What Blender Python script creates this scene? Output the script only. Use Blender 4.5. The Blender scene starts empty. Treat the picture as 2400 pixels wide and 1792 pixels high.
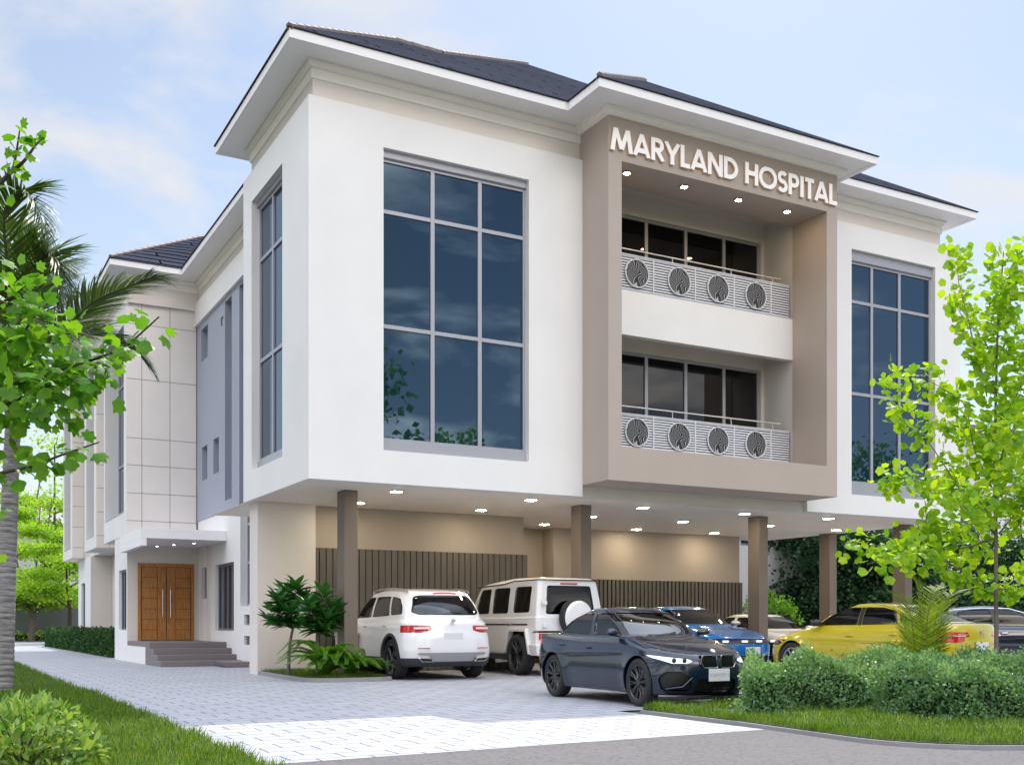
import bpy, bmesh, math, random
import numpy as np
from mathutils import Vector, Matrix
from mathutils.bvhtree import BVHTree
random.seed(7); RNG = np.random.default_rng(7)
R = math.radians
SC = bpy.context.scene
COL = SC.collection

# ------------------------------------------------------------------ helpers
def tag(o, label=None, cat=None, group=None, kind=None):
    if label: o['label'] = label
    if cat: o['category'] = cat
    if group: o['group'] = group
    if kind: o['kind'] = kind
    return o

def empty(name, loc=(0, 0, 0), rz=0.0):
    o = bpy.data.objects.new(name, None); COL.objects.link(o)
    o.location = loc; o.rotation_euler = (0, 0, rz); o.empty_display_size = .3
    return o

def link(name, me, parent=None):
    o = bpy.data.objects.new(name, me); COL.objects.link(o)
    if parent is not None: o.parent = parent
    return o

class MB:
    """collects plain shapes and links them as ONE mesh object"""
    def __init__(s): s.v = []; s.f = []; s.m = []; s.cm = 0
    def add(s, vs, fs):
        b = len(s.v); s.v += [tuple(p) for p in vs]
        for f in fs: s.f.append(tuple(b + i for i in f)); s.m.append(s.cm)
        return s
    def box(s, x0, x1, y0, y1, z0, z1):
        return s.add([(x0,y0,z0),(x1,y0,z0),(x1,y1,z0),(x0,y1,z0),(x0,y0,z1),(x1,y0,z1),(x1,y1,z1),(x0,y1,z1)],
                     [(3,2,1,0),(4,5,6,7),(0,1,5,4),(1,2,6,5),(2,3,7,6),(3,0,4,7)])
    def cbox(s, cx, cy, cz, sx, sy, sz):
        return s.box(cx-sx/2, cx+sx/2, cy-sy/2, cy+sy/2, cz-sz/2, cz+sz/2)
    def prism(s, pts, axis, a, b):
        """2-D outline extruded along axis from a to b"""
        def P(p, t): return {'x': (t, p[0], p[1]), 'y': (p[0], t, p[1]), 'z': (p[0], p[1], t)}[axis]
        n = len(pts); vs = [P(p, a) for p in pts] + [P(p, b) for p in pts]
        fs = [tuple(range(n-1, -1, -1)), tuple(range(n, 2*n))]
        fs += [(i, (i+1) % n, n+(i+1) % n, n+i) for i in range(n)]
        return s.add(vs, fs)
    def tube(s, pts, rad, n=8, cap=True):
        pts = [Vector(p) for p in pts]; k = len(pts)
        if not hasattr(rad, '__len__'): rad = [rad]*k
        vs = []; up = Vector((0, 0, 1)); prev = None
        for i, p in enumerate(pts):
            t = (pts[min(i+1, k-1)] - pts[max(i-1, 0)]).normalized()
            a = prev if prev is not None else (Vector((1,0,0)) if abs(t.z) > .9 else up)
            u = (a - t*a.dot(t))
            if u.length < 1e-5: u = t.orthogonal()
            u.normalize(); w = t.cross(u); prev = u
            for j in range(n):
                an = 2*math.pi*j/n
                vs.append(p + (u*math.cos(an) + w*math.sin(an))*rad[i])
        fs = [(i*n+j, i*n+(j+1) % n, (i+1)*n+(j+1) % n, (i+1)*n+j) for i in range(k-1) for j in range(n)]
        if cap: fs += [tuple(range(n-1, -1, -1)), tuple((k-1)*n+j for j in range(n))]
        return s.add(vs, fs)
    def lathe(s, prof, n=32, axis='z', c=(0, 0, 0), closed=False):
        vs = []
        for r, h in prof:
            for j in range(n):
                a = 2*math.pi*j/n; ca, sa = r*math.cos(a), r*math.sin(a)
                p = {'z': (ca, sa, h), 'y': (ca, h, sa), 'x': (h, ca, sa)}[axis]
                vs.append((p[0]+c[0], p[1]+c[1], p[2]+c[2]))
        k = len(prof); fs = []
        for i in range(k if closed else k-1):
            i2 = (i+1) % k
            for j in range(n): fs.append((i*n+j, i*n+(j+1) % n, i2*n+(j+1) % n, i2*n+j))
        return s.add(vs, fs)
    def sweep(s, path, prof):
        """mitred sweep of (offset to the left of travel, z) along a plan polyline"""
        P = [Vector(p) for p in path]; n = len(P); rows = []
        for i in range(n):
            d0 = (P[i]-P[i-1]).normalized() if i else (P[1]-P[0]).normalized()
            d1 = (P[i+1]-P[i]).normalized() if i < n-1 else d0
            n0 = Vector((-d0.y, d0.x)); n1 = Vector((-d1.y, d1.x))
            m = (n0+n1); m = m/m.dot(n0) if m.length > 1e-6 else n0
            rows.append([(P[i].x+m.x*o, P[i].y+m.y*o, z) for o, z in prof])
        k = len(prof); vs = [v for r in rows for v in r]
        fs = [(i*k+j, (i+1)*k+j, (i+1)*k+j+1, i*k+j+1) for i in range(n-1) for j in range(k-1)]
        return s.add(vs, fs)
    def build(s, name, mat, parent=None, smooth=False, bevel=0, fixn=True):
        me = bpy.data.meshes.new(name); me.from_pydata(s.v, [], s.f); me.update()
        for m in (mat if isinstance(mat, (list, tuple)) else [mat]): me.materials.append(m)
        if isinstance(mat, (list, tuple)): me.polygons.foreach_set('material_index', s.m)
        if fixn:
            bm = bmesh.new(); bm.from_mesh(me); bmesh.ops.recalc_face_normals(bm, faces=bm.faces[:])
            if smooth:
                for f in bm.faces: f.smooth = True
            bm.to_mesh(me); bm.free()
        o = link(name, me, parent)
        if smooth:
            me.set_sharp_from_angle(angle=R(40))
        if bevel:
            b = o.modifiers.new('bevel', 'BEVEL'); b.width = bevel; b.segments = 2; b.limit_method = 'ANGLE'; b.angle_limit = R(50)
        return o

def copy_tree(o, parent=None):
    c = o.copy(); COL.objects.link(c)
    if parent is not None: c.parent = parent
    for ch in o.children: copy_tree(ch, c)
    return c

# ------------------------------------------------------------------ materials
MATS = {}
def rgb(r, g, b): return (r, g, b, 1.0)
def mat(name, col, rough=.6, metal=0.0, spec=.5, coat=0.0, ior=None, emit=None, es=0.0, noise=None, bump=None, trans=0.0):
    """noise=(scale, amount, detail): multiplies the colour; bump=(scale, strength, distance)"""
    m = bpy.data.materials.new(name); m.use_nodes = True
    nt = m.node_tree; b = nt.nodes['Principled BSDF']
    b.inputs['Base Color'].default_value = rgb(*col); b.inputs['Roughness'].default_value = rough
    b.inputs['Metallic'].default_value = metal; b.inputs['Specular IOR Level'].default_value = spec
    b.inputs['Coat Weight'].default_value = coat; b.inputs['Coat Roughness'].default_value = .03
    if ior: b.inputs['IOR'].default_value = ior
    if trans: b.inputs['Transmission Weight'].default_value = trans
    if emit: b.inputs['Emission Color'].default_value = rgb(*emit); b.inputs['Emission Strength'].default_value = es
    if noise or bump:
        tc = nt.nodes.new('ShaderNodeTexCoord')
    if noise:
        n = nt.nodes.new('ShaderNodeTexNoise'); n.inputs['Scale'].default_value = noise[0]; n.inputs['Detail'].default_value = noise[2]
        nt.links.new(tc.outputs['Object'], n.inputs['Vector'])
        mr = nt.nodes.new('ShaderNodeMapRange'); mr.inputs['From Min'].default_value = .25; mr.inputs['From Max'].default_value = .75
        mr.inputs['To Min'].default_value = 1-noise[1]; mr.inputs['To Max'].default_value = 1+noise[1]
        nt.links.new(n.outputs['Fac'], mr.inputs['Value'])
        vm = nt.nodes.new('ShaderNodeVectorMath'); vm.operation = 'SCALE'; vm.inputs[0].default_value = col
        nt.links.new(mr.outputs['Result'], vm.inputs['Scale']); nt.links.new(vm.outputs[0], b.inputs['Base Color'])
    if bump:
        n2 = nt.nodes.new('ShaderNodeTexNoise'); n2.inputs['Scale'].default_value = bump[0]; n2.inputs['Detail'].default_value = 6
        nt.links.new(tc.outputs['Object'], n2.inputs['Vector'])
        bp = nt.nodes.new('ShaderNodeBump'); bp.inputs['Strength'].default_value = bump[1]; bp.inputs['Distance'].default_value = bump[2]
        nt.links.new(n2.outputs['Fac'], bp.inputs['Height']); nt.links.new(bp.outputs['Normal'], b.inputs['Normal'])
    MATS[name] = m
    return m

def leaf_mat(name, c1, c2, trans=.5, rough=.45, tcol=None):
    """leaf: colour varies from leaf to leaf, light passes through"""
    m = bpy.data.materials.new(name); m.use_nodes = True; nt = m.node_tree; N = nt.nodes
    b = N['Principled BSDF']; out = N['Material Output']
    g = N.new('ShaderNodeNewGeometry'); mx = N.new('ShaderNodeMix'); mx.data_type = 'RGBA'
    mx.inputs['A'].default_value = rgb(*c1); mx.inputs['B'].default_value = rgb(*c2)
    nt.links.new(g.outputs['Random Per Island'], mx.inputs['Factor'])
    nt.links.new(mx.outputs['Result'], b.inputs['Base Color']); b.inputs['Roughness'].default_value = rough
    b.inputs['Specular IOR Level'].default_value = .35
    t = N.new('ShaderNodeBsdfTranslucent'); sc = N.new('ShaderNodeMix'); sc.data_type = 'RGBA'; sc.blend_type = 'MULTIPLY'
    sc.inputs['Factor'].default_value = 1; sc.inputs['B'].default_value = rgb(*(tcol or (1.6, 1.5, .6)))
    nt.links.new(mx.outputs['Result'], sc.inputs['A']); nt.links.new(sc.outputs['Result'], t.inputs['Color'])
    ms = N.new('ShaderNodeMixShader'); ms.inputs[0].default_value = trans
    nt.links.new(b.outputs[0], ms.inputs[1]); nt.links.new(t.outputs[0], ms.inputs[2]); nt.links.new(ms.outputs[0], out.inputs[0])
    MATS[name] = m
    return m

W_ = mat('white_paint', (.81, .795, .785), .55, noise=(.9, .035, 6), bump=(160, .05, .01))
CREAM = mat('cream_paint', (.70, .65, .605), .6, noise=(1.1, .03, 5), bump=(160, .05, .01))
CORN = mat('cornice_paint', (.86, .81, .765), .55, noise=(2, .02, 4))
EAVE = mat('eave_paint', (.86, .84, .85), .5, noise=(2, .015, 4))
TAUPE = mat('taupe_paint', (.445, .375, .325), .6, noise=(1.4, .03, 5), bump=(160, .05, .01))
COLM = mat('column_paint', (.165, .130, .105), .55, noise=(2, .04, 5))
BLUEW = mat('blue_grey_paint', (.335, .36, .44), .55, noise=(1.2, .02, 5), bump=(160, .05, .01))
TILE = mat('stone_panel', (.74, .69, .65), .45, noise=(1.6, .03, 6))
JOINT = mat('panel_joint', (.20, .185, .185), .8)
ALU = mat('grey_aluminium', (.40, .40, .44), .35, metal=.25)
ALUD = mat('dark_aluminium', (.17, .17, .2), .4, metal=.25)
SILL = mat('grey_sill', (.42, .42, .47), .5, noise=(3, .03, 4))
GLASS = mat('tinted_glass', (.002, .012, .032), .008, spec=.5, ior=2.1)
GLASS.node_tree.nodes['Principled BSDF'].inputs['Specular Tint'].default_value = (.52, .78, 1, 1)
GLASSB = mat('dark_balcony_glass', (.004, .004, .005), .02, spec=.5, ior=1.55)
SOFF = mat('soffit_paint', (.86, .775, .69), .6, noise=(1.2, .02, 4))
BROWN = mat('portal_soffit_brown', (.165, .125, .10), .55)
STEP = mat('brown_granite', (.185, .16, .165), .5, noise=(70, .2, 8), bump=(120, .05, .01))
STEEL = mat('brushed_steel', (.6, .6, .62), .25, metal=1)
BLACKM = mat('black_recess', (.012, .012, .014), .7)
SLATM = mat('slat_brown', (.105, .09, .078), .5, noise=(2, .05, 5))
SLATD = mat('slat_gap', (.012, .011, .010), .8)
LAMP = mat('lamp_lens', (1, .93, .8), .4, emit=(1, .86, .62), es=120)
LAMPE = mat('entrance_lamp_lens', (1, .95, .88), .4, emit=(1, .88, .7), es=9)
LAMPP = mat('portal_lamp_lens', (1, .85, .6), .4, emit=(1, .66, .30), es=70)
SIGNM = mat('sign_white', (.86, .84, .84), .4, emit=(1, .93, .88), es=.10)
SIGNG = mat('sign_copper_edge', (.62, .46, .34), .4, metal=.3, emit=(1, .6, .35), es=.05)
WHITEM = mat('white_metal', (.8, .8, .82), .35)

def wood_mat():
    m = bpy.data.materials.new('teak_wood'); m.use_nodes = True; nt = m.node_tree; N = nt.nodes; b = N['Principled BSDF']
    tc = N.new('ShaderNodeTexCoord'); mp = N.new('ShaderNodeMapping'); mp.inputs['Scale'].default_value = (14, 14, 1.2)
    n = N.new('ShaderNodeTexNoise'); n.inputs['Scale'].default_value = 3; n.inputs['Detail'].default_value = 8; n.inputs['Distortion'].default_value = .6
    cr = N.new('ShaderNodeValToRGB'); cr.color_ramp.elements[0].color = rgb(.26, .095, .018); cr.color_ramp.elements[1].color = rgb(.50, .22, .05)
    cr.color_ramp.elements[0].position = .3; cr.color_ramp.elements[1].position = .7
    nt.links.new(tc.outputs['Object'], mp.inputs[0]); nt.links.new(mp.outputs[0], n.inputs['Vector']); nt.links.new(n.outputs['Fac'], cr.inputs[0])
    nt.links.new(cr.outputs[0], b.inputs['Base Color']); b.inputs['Roughness'].default_value = .4
    return m
WOOD = wood_mat()
WOODG = mat('wood_groove', (.05, .018, .005), .7)

def roof_mat():
    m = bpy.data.materials.new('slate_shingle'); m.use_nodes = True; nt = m.node_tree; N = nt.nodes; b = N['Principled BSDF']
    tc = N.new('ShaderNodeTexCoord'); sx = N.new('ShaderNodeSeparateXYZ'); nt.links.new(tc.outputs['Object'], sx.inputs[0])
    ge = N.new('ShaderNodeNewGeometry'); ns = N.new('ShaderNodeSeparateXYZ'); nt.links.new(ge.outputs['True Normal'], ns.inputs[0])
    ab = N.new('ShaderNodeMath'); ab.operation = 'ABSOLUTE'; nt.links.new(ns.outputs['X'], ab.inputs[0]); gt = N.new('ShaderNodeMath'); gt.operation = 'GREATER_THAN'; gt.inputs[1].default_value = .35; nt.links.new(ab.outputs[0], gt.inputs[0])
    cx = N.new('ShaderNodeMix'); nt.links.new(gt.outputs[0], cx.inputs['Factor']); nt.links.new(sx.outputs['X'], cx.inputs['A']); nt.links.new(sx.outputs['Y'], cx.inputs['B'])
    cb = N.new('ShaderNodeCombineXYZ'); nt.links.new(cx.outputs[0], cb.inputs['X'])
    # courses follow height: every course is the same rise on every slope
    nt.links.new(sx.outputs['Z'], cb.inputs['Y'])
    br = N.new('ShaderNodeTexBrick'); br.inputs['Scale'].default_value = 1; br.inputs['Brick Width'].default_value = 2.6; br.inputs['Row Height'].default_value = .19
    br.inputs['Mortar Size'].default_value = .03; br.inputs['Mortar Smooth'].default_value = .35; br.inputs['Bias'].default_value = 0
    br.inputs['Color1'].default_value = rgb(.062, .067, .088); br.inputs['Color2'].default_value = rgb(.046, .05, .068); br.inputs['Mortar'].default_value = rgb(.004, .005, .008)
    nt.links.new(cb.outputs[0], br.inputs['Vector']); df = N.new('ShaderNodeBsdfDiffuse'); nt.links.new(br.outputs['Color'], df.inputs['Color']); N.remove(b); nt.links.new(df.outputs[0], N['Material Output'].inputs[0])
    bp = N.new('ShaderNodeBump'); bp.inputs['Strength'].default_value = .6; bp.inputs['Distance'].default_value = .02; bp.invert = True
    nt.links.new(br.outputs['Fac'], bp.inputs['Height']); nt.links.new(bp.outputs['Normal'], df.inputs['Normal'])
    return m
ROOF = roof_mat()
RIDGE = mat('brown_ridge_cap', (.20, .165, .16), .7, noise=(9, .25, 4))

def paver_mat():
    m = bpy.data.materials.new('concrete_pavers'); m.use_nodes = True; nt = m.node_tree; N = nt.nodes; b = N['Principled BSDF']
    tc = N.new('ShaderNodeTexCoord'); br = N.new('ShaderNodeTexBrick')
    mp = N.new('ShaderNodeMapping'); mp.inputs['Location'].default_value = (.13, .07, 0)
    nt.links.new(tc.outputs['Object'], mp.inputs[0]); nt.links.new(mp.outputs[0], br.inputs['Vector'])
    br.inputs['Scale'].default_value = 1; br.inputs['Brick Width'].default_value = .45; br.inputs['Row Height'].default_value = .30
    br.inputs['Mortar Size'].default_value = .010; br.inputs['Mortar Smooth'].default_value = .2; br.inputs['Bias'].default_value = 0
    br.offset = .45; br.squash = 1
    br.inputs['Color1'].default_value = rgb(.43, .435, .475); br.inputs['Color2'].default_value = rgb(.38, .385, .42); br.inputs['Mortar'].default_value = rgb(.075, .075, .09)
    n = N.new('ShaderNodeTexNoise'); n.inputs['Scale'].default_value = 3.5; n.inputs['Detail'].default_value = 8; nt.links.new(tc.outputs['Object'], n.inputs['Vector'])
    n2 = N.new('ShaderNodeTexNoise'); n2.inputs['Scale'].default_value = 90; n2.inputs['Detail'].default_value = 4; nt.links.new(tc.outputs['Object'], n2.inputs['Vector'])
    ad = N.new('ShaderNodeMath'); ad.operation = 'ADD'; nt.links.new(n.outputs['Fac'], ad.inputs[0]); nt.links.new(n2.outputs['Fac'], ad.inputs[1])
    mr = N.new('ShaderNodeMapRange'); mr.inputs['From Min'].default_value = .6; mr.inputs['From Max'].default_value = 1.4; mr.inputs['To Min'].default_value = .82; mr.inputs['To Max'].default_value = 1.1
    nt.links.new(ad.outputs[0], mr.inputs['Value'])
    vm = N.new('ShaderNodeVectorMath'); vm.operation = 'SCALE'; nt.links.new(br.outputs['Color'], vm.inputs[0]); nt.links.new(mr.outputs[0], vm.inputs['Scale'])
    nt.links.new(vm.outputs[0], b.inputs['Base Color']); b.inputs['Roughness'].default_value = .62; b.inputs['Specular IOR Level'].default_value = .35
    bp = N.new('ShaderNodeBump'); bp.inputs['Strength'].default_value = .35; bp.inputs['Distance'].default_value = .006; bp.invert = True
    nt.links.new(br.outputs['Fac'], bp.inputs['Height']); nt.links.new(bp.outputs['Normal'], b.inputs['Normal'])
    return m
PAVER = paver_mat()

def asphalt_mat():
    m = bpy.data.materials.new('asphalt'); m.use_nodes = True; nt = m.node_tree; N = nt.nodes; b = N['Principled BSDF']
    tc = N.new('ShaderNodeTexCoord')
    v = N.new('ShaderNodeTexVoronoi'); v.inputs['Scale'].default_value = 21; nt.links.new(tc.outputs['Object'], v.inputs['Vector'])
    n = N.new('ShaderNodeTexNoise'); n.inputs['Scale'].default_value = 9; n.inputs['Detail'].default_value = 9; n.inputs['Roughness'].default_value = .75; nt.links.new(tc.outputs['Object'], n.inputs['Vector'])
    ml = N.new('ShaderNodeMath'); ml.operation = 'MULTIPLY'; nt.links.new(v.outputs['Distance'], ml.inputs[0]); nt.links.new(n.outputs['Fac'], ml.inputs[1])
    cr = N.new('ShaderNodeValToRGB'); e = cr.color_ramp.elements
    e[0].position = .02; e[0].color = rgb(.022, .021, .024); e[1].position = .26; e[1].color = rgb(.125, .116, .12)
    e2 = cr.color_ramp.elements.new(.1); e2.color = rgb(.085, .08, .084)
    nt.links.new(ml.outputs[0], cr.inputs[0]); nt.links.new(cr.outputs[0], b.inputs['Base Color']); b.inputs['Roughness'].default_value = .85
    bp = N.new('ShaderNodeBump'); bp.inputs['Strength'].default_value = .5; bp.inputs['Distance'].default_value = .01
    nt.links.new(ml.outputs[0], bp.inputs['Height']); nt.links.new(bp.outputs['Normal'], b.inputs['Normal'])
    return m
ASPH = asphalt_mat()
KERB = mat('kerb_concrete', (.27, .265, .28), .7, noise=(6, .08, 6))
SOIL = mat('dark_soil_turf', (.018, .03, .010), .9, noise=(8, .3, 6))

# ------------------------------------------------------------------ camera, light, sky
TH = math.atan2(1390, 2549); CAMX, CAMY, CAMZ = -6.00523, -18.46734, 1.05
cam = bpy.data.cameras.new('camera'); camo = bpy.data.objects.new('camera', cam); COL.objects.link(camo)
camo.location = (CAMX, CAMY, CAMZ); camo.rotation_euler = (R(90), 0, -TH)
cam.sensor_width = 36; cam.sensor_fit = 'HORIZONTAL'; cam.lens = 36*2549/2400; cam.shift_y = (1462-896)/2400
cam.clip_end = 2000; SC.camera = camo
DV = (math.sin(TH), math.cos(TH)); RV = (math.cos(TH), -math.sin(TH))
def at(px, py, w):
    """point of the place at picture measurements (2400-wide photo) and depth w"""
    l = (px-1200)/2549*w
    return Vector((CAMX+w*DV[0]+l*RV[0], CAMY+w*DV[1]+l*RV[1], CAMZ+(1462-py)/2549*w))

SUN_EL, SUN_AZ = R(52.0), math.atan2(5.65, 6.3)
sl = bpy.data.lights.new('sun', 'SUN'); sl.energy = 2.0; sl.angle = R(.5); sl.color = (1, .93, .83)
so = bpy.data.objects.new('sun', sl); COL.objects.link(so)
sd = Vector((math.sin(SUN_AZ)*math.cos(SUN_EL), math.cos(SUN_AZ)*math.cos(SUN_EL), math.sin(SUN_EL)))
so.rotation_euler = sd.to_track_quat('Z', 'Y').to_euler(); so.location = (20, 30, 40)

def make_world():
    w = bpy.data.worlds.new('World'); SC.world = w; w.use_nodes = True; nt = w.node_tree; N = nt.nodes
    bg = N['Background']; sky = N.new('ShaderNodeTexSky'); sky.sky_type = 'NISHITA'; sky.sun_disc = False
    sky.sun_elevation = SUN_EL; sky.sun_rotation = SUN_AZ; sky.air_density = .8; sky.dust_density = .5; sky.ozone_density = 1.2
    tc = N.new('ShaderNodeTexCoord'); sp = N.new('ShaderNodeSeparateXYZ'); nt.links.new(tc.outputs['Generated'], sp.inputs[0])
    # clouds lie on a flat layer: project the direction on a plane
    zz = N.new('ShaderNodeMath'); zz.operation = 'MAXIMUM'; zz.inputs[1].default_value = .0; nt.links.new(sp.outputs['Z'], zz.inputs[0])
    za = N.new('ShaderNodeMath'); za.operation = 'ADD'; za.inputs[1].default_value = .22; nt.links.new(zz.outputs[0], za.inputs[0])
    dv = N.new('ShaderNodeVectorMath'); dv.operation = 'DIVIDE'; nt.links.new(tc.outputs['Generated'], dv.inputs[0])
    cb = N.new('ShaderNodeCombineXYZ')
    for k in 'XYZ': nt.links.new(za.outputs[0], cb.inputs[k])
    nt.links.new(cb.outputs[0], dv.inputs[1])
    n = N.new('ShaderNodeTexNoise'); n.inputs['Scale'].default_value = 1.5; n.inputs['Detail'].default_value = 9; n.inputs['Roughness'].default_value = .55; n.inputs['Distortion'].default_value = .35
    mp = N.new('ShaderNodeMapping'); mp.inputs['Location'].default_value = (3.1, 1.7, .4); nt.links.new(dv.outputs[0], mp.inputs[0]); nt.links.new(mp.outputs[0], n.inputs['Vector'])
    cr = N.new('ShaderNodeMapRange'); cr.interpolation_type = 'SMOOTHSTEP'; cr.inputs['From Min'].default_value = .44; cr.inputs['From Max'].default_value = .66
    cr.inputs['To Min'].default_value = 0; cr.inputs['To Max'].default_value = 1.0; nt.links.new(n.outputs['Fac'], cr.inputs['Value'])
    # thin veil of haze low in the sky
    hz = N.new('ShaderNodeMapRange'); hz.inputs['From Min'].default_value = 0; hz.inputs['From Max'].default_value = .5; hz.inputs['To Min'].default_value = .66; hz.inputs['To Max'].default_value = .16
    nt.links.new(sp.outputs['Z'], hz.inputs['Value'])
    # the veil thins out opposite the sun, where the blue is deepest
    d0 = N.new('ShaderNodeVectorMath'); d0.operation = 'DOT_PRODUCT'; d0.inputs[1].default_value = (.62, .785, 0); nt.links.new(tc.outputs['Generated'], d0.inputs[0])
    hs = N.new('ShaderNodeMapRange'); hs.inputs['From Min'].default_value = -.3; hs.inputs['From Max'].default_value = .3; hs.inputs['To Min'].default_value = .22; hs.inputs['To Max'].default_value = 1; nt.links.new(d0.outputs['Value'], hs.inputs['Value'])
    hm = N.new('ShaderNodeMath'); hm.operation = 'MULTIPLY'; nt.links.new(hz.outputs[0], hm.inputs[0]); nt.links.new(hs.outputs[0], hm.inputs[1])
    mx = N.new('ShaderNodeMath'); mx.operation = 'MAXIMUM'; nt.links.new(cr.outputs[0], mx.inputs[0]); nt.links.new(hm.outputs[0], mx.inputs[1])
    mix = N.new('ShaderNodeMix'); mix.data_type = 'RGBA'; mix.inputs['B'].default_value = rgb(4.5, 4.5, 4.85)
    sd_ = N.new('ShaderNodeMapRange'); sd_.inputs['From Min'].default_value = -.5; sd_.inputs['From Max'].default_value = .2; sd_.inputs['To Min'].default_value = .42; sd_.inputs['To Max'].default_value = 1; nt.links.new(d0.outputs['Value'], sd_.inputs['Value'])
    sk = N.new('ShaderNodeVectorMath'); sk.operation = 'SCALE'; nt.links.new(sky.outputs[0], sk.inputs[0]); nt.links.new(sd_.outputs[0], sk.inputs['Scale'])
    cs = N.new('ShaderNodeMapRange'); cs.inputs['From Min'].default_value = -.55; cs.inputs['From Max'].default_value = .1; cs.inputs['To Min'].default_value = 2.3; cs.inputs['To Max'].default_value = 1; nt.links.new(d0.outputs['Value'], cs.inputs['Value'])
    cv = N.new('ShaderNodeVectorMath'); cv.operation = 'SCALE'; cv.inputs[0].default_value = (4.5, 4.5, 4.85); nt.links.new(cs.outputs[0], cv.inputs['Scale']); nt.links.new(cv.outputs[0], mix.inputs['B'])
    nt.links.new(mx.outputs[0], mix.inputs['Factor']); nt.links.new(sk.outputs[0], mix.inputs['A'])
    # added overhead brightness, above the camera's view, to light facade and ground
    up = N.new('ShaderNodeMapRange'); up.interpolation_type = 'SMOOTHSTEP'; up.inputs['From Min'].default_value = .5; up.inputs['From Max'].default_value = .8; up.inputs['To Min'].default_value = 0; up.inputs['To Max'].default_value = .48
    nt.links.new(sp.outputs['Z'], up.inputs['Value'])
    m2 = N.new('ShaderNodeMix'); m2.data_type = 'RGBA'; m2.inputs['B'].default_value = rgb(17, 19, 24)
    # added boost and warm tint opposite the sun, behind the camera, to fill the facade
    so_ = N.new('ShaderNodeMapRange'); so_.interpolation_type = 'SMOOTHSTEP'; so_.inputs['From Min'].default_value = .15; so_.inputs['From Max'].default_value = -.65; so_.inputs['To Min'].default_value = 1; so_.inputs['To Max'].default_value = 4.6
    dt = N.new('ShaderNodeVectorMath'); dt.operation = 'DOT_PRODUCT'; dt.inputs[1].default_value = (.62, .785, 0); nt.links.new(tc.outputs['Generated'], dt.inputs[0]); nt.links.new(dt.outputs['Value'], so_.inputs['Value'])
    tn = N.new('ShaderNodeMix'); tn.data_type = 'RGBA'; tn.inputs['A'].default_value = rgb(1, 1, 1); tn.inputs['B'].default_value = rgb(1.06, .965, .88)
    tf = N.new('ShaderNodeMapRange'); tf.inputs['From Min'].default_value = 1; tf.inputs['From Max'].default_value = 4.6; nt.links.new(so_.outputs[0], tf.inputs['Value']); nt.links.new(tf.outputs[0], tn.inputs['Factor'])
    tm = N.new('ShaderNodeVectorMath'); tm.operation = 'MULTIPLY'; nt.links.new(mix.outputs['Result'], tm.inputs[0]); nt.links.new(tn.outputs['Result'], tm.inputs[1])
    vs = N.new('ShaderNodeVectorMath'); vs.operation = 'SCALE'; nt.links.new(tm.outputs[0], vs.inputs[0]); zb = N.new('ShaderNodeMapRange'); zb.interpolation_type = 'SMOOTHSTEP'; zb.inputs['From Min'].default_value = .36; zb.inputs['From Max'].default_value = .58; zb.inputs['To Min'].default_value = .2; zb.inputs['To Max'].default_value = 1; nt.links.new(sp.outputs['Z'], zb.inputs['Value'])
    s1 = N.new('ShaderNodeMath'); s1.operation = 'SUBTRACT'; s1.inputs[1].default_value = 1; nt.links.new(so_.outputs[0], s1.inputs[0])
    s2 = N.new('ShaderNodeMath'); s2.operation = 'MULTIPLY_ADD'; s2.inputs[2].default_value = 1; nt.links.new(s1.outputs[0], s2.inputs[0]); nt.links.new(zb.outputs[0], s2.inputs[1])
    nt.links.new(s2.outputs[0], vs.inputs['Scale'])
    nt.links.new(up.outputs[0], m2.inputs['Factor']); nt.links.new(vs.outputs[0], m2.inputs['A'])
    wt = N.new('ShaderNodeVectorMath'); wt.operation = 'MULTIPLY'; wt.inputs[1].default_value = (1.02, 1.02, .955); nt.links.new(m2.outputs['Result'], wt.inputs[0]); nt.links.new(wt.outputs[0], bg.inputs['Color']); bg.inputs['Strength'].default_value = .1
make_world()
SC.view_settings.view_transform = 'Standard'; SC.view_settings.look = 'None'; SC.view_settings.gamma = 1; SC.view_settings.exposure = .90
try: SC.view_settings.use_curve_mapping = False
except Exception: pass
SC.render.engine = 'CYCLES'; SC.cycles.use_denoising = True
SC.cycles.max_bounces = 7; SC.cycles.diffuse_bounces = 4; SC.cycles.glossy_bounces = 4; SC.cycles.transmission_bounces = 6; SC.cycles.transparent_max_bounces = 8
SC.cycles.caustics_reflective = False; SC.cycles.caustics_refractive = False; SC.cycles.sample_clamp_indirect = 6
# ------------------------------------------------------------------ the hospital
HOSP = tag(empty('hospital_building'), 'white three-storey hospital with a taupe portal carrying the name sign', 'hospital')

def wall_holes(mb, plane, c0, c1, u0, u1, z0, z1, holes):
    """wall slab between depths c0..c1 with rectangular holes (u0,u1,z0,z1); plane 'y' or 'x'"""
    us = sorted(set([u0, u1] + [h[0] for h in holes] + [h[1] for h in holes]))
    for a, b in zip(us[:-1], us[1:]):
        zs = [z0]
        for h in sorted([h for h in holes if h[0] <= a+1e-6 and h[1] >= b-1e-6], key=lambda h: h[2]): zs += [h[2], h[3]]
        zs.append(z1)
        for za, zb in zip(zs[0::2], zs[1::2]):
            if zb-za < 1e-4: continue
            if plane == 'y': mb.box(a, b, c0, c1, za, zb)
            else: mb.box(c0, c1, a, b, za, zb)

class Pl:
    """boxes on a facade plane: u along the wall, d depth into the wall"""
    def __init__(s, plane, c): s.p = plane; s.c = c; s.mb = MB()
    def box(s, u0, u1, d0, d1, z0, z1):
        if s.p == 'y': s.mb.box(u0, u1, s.c+d0, s.c+d1, z0, z1)
        else: s.mb.box(s.c+d0, s.c+d1, u0, u1, z0, z1)
        return s

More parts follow.
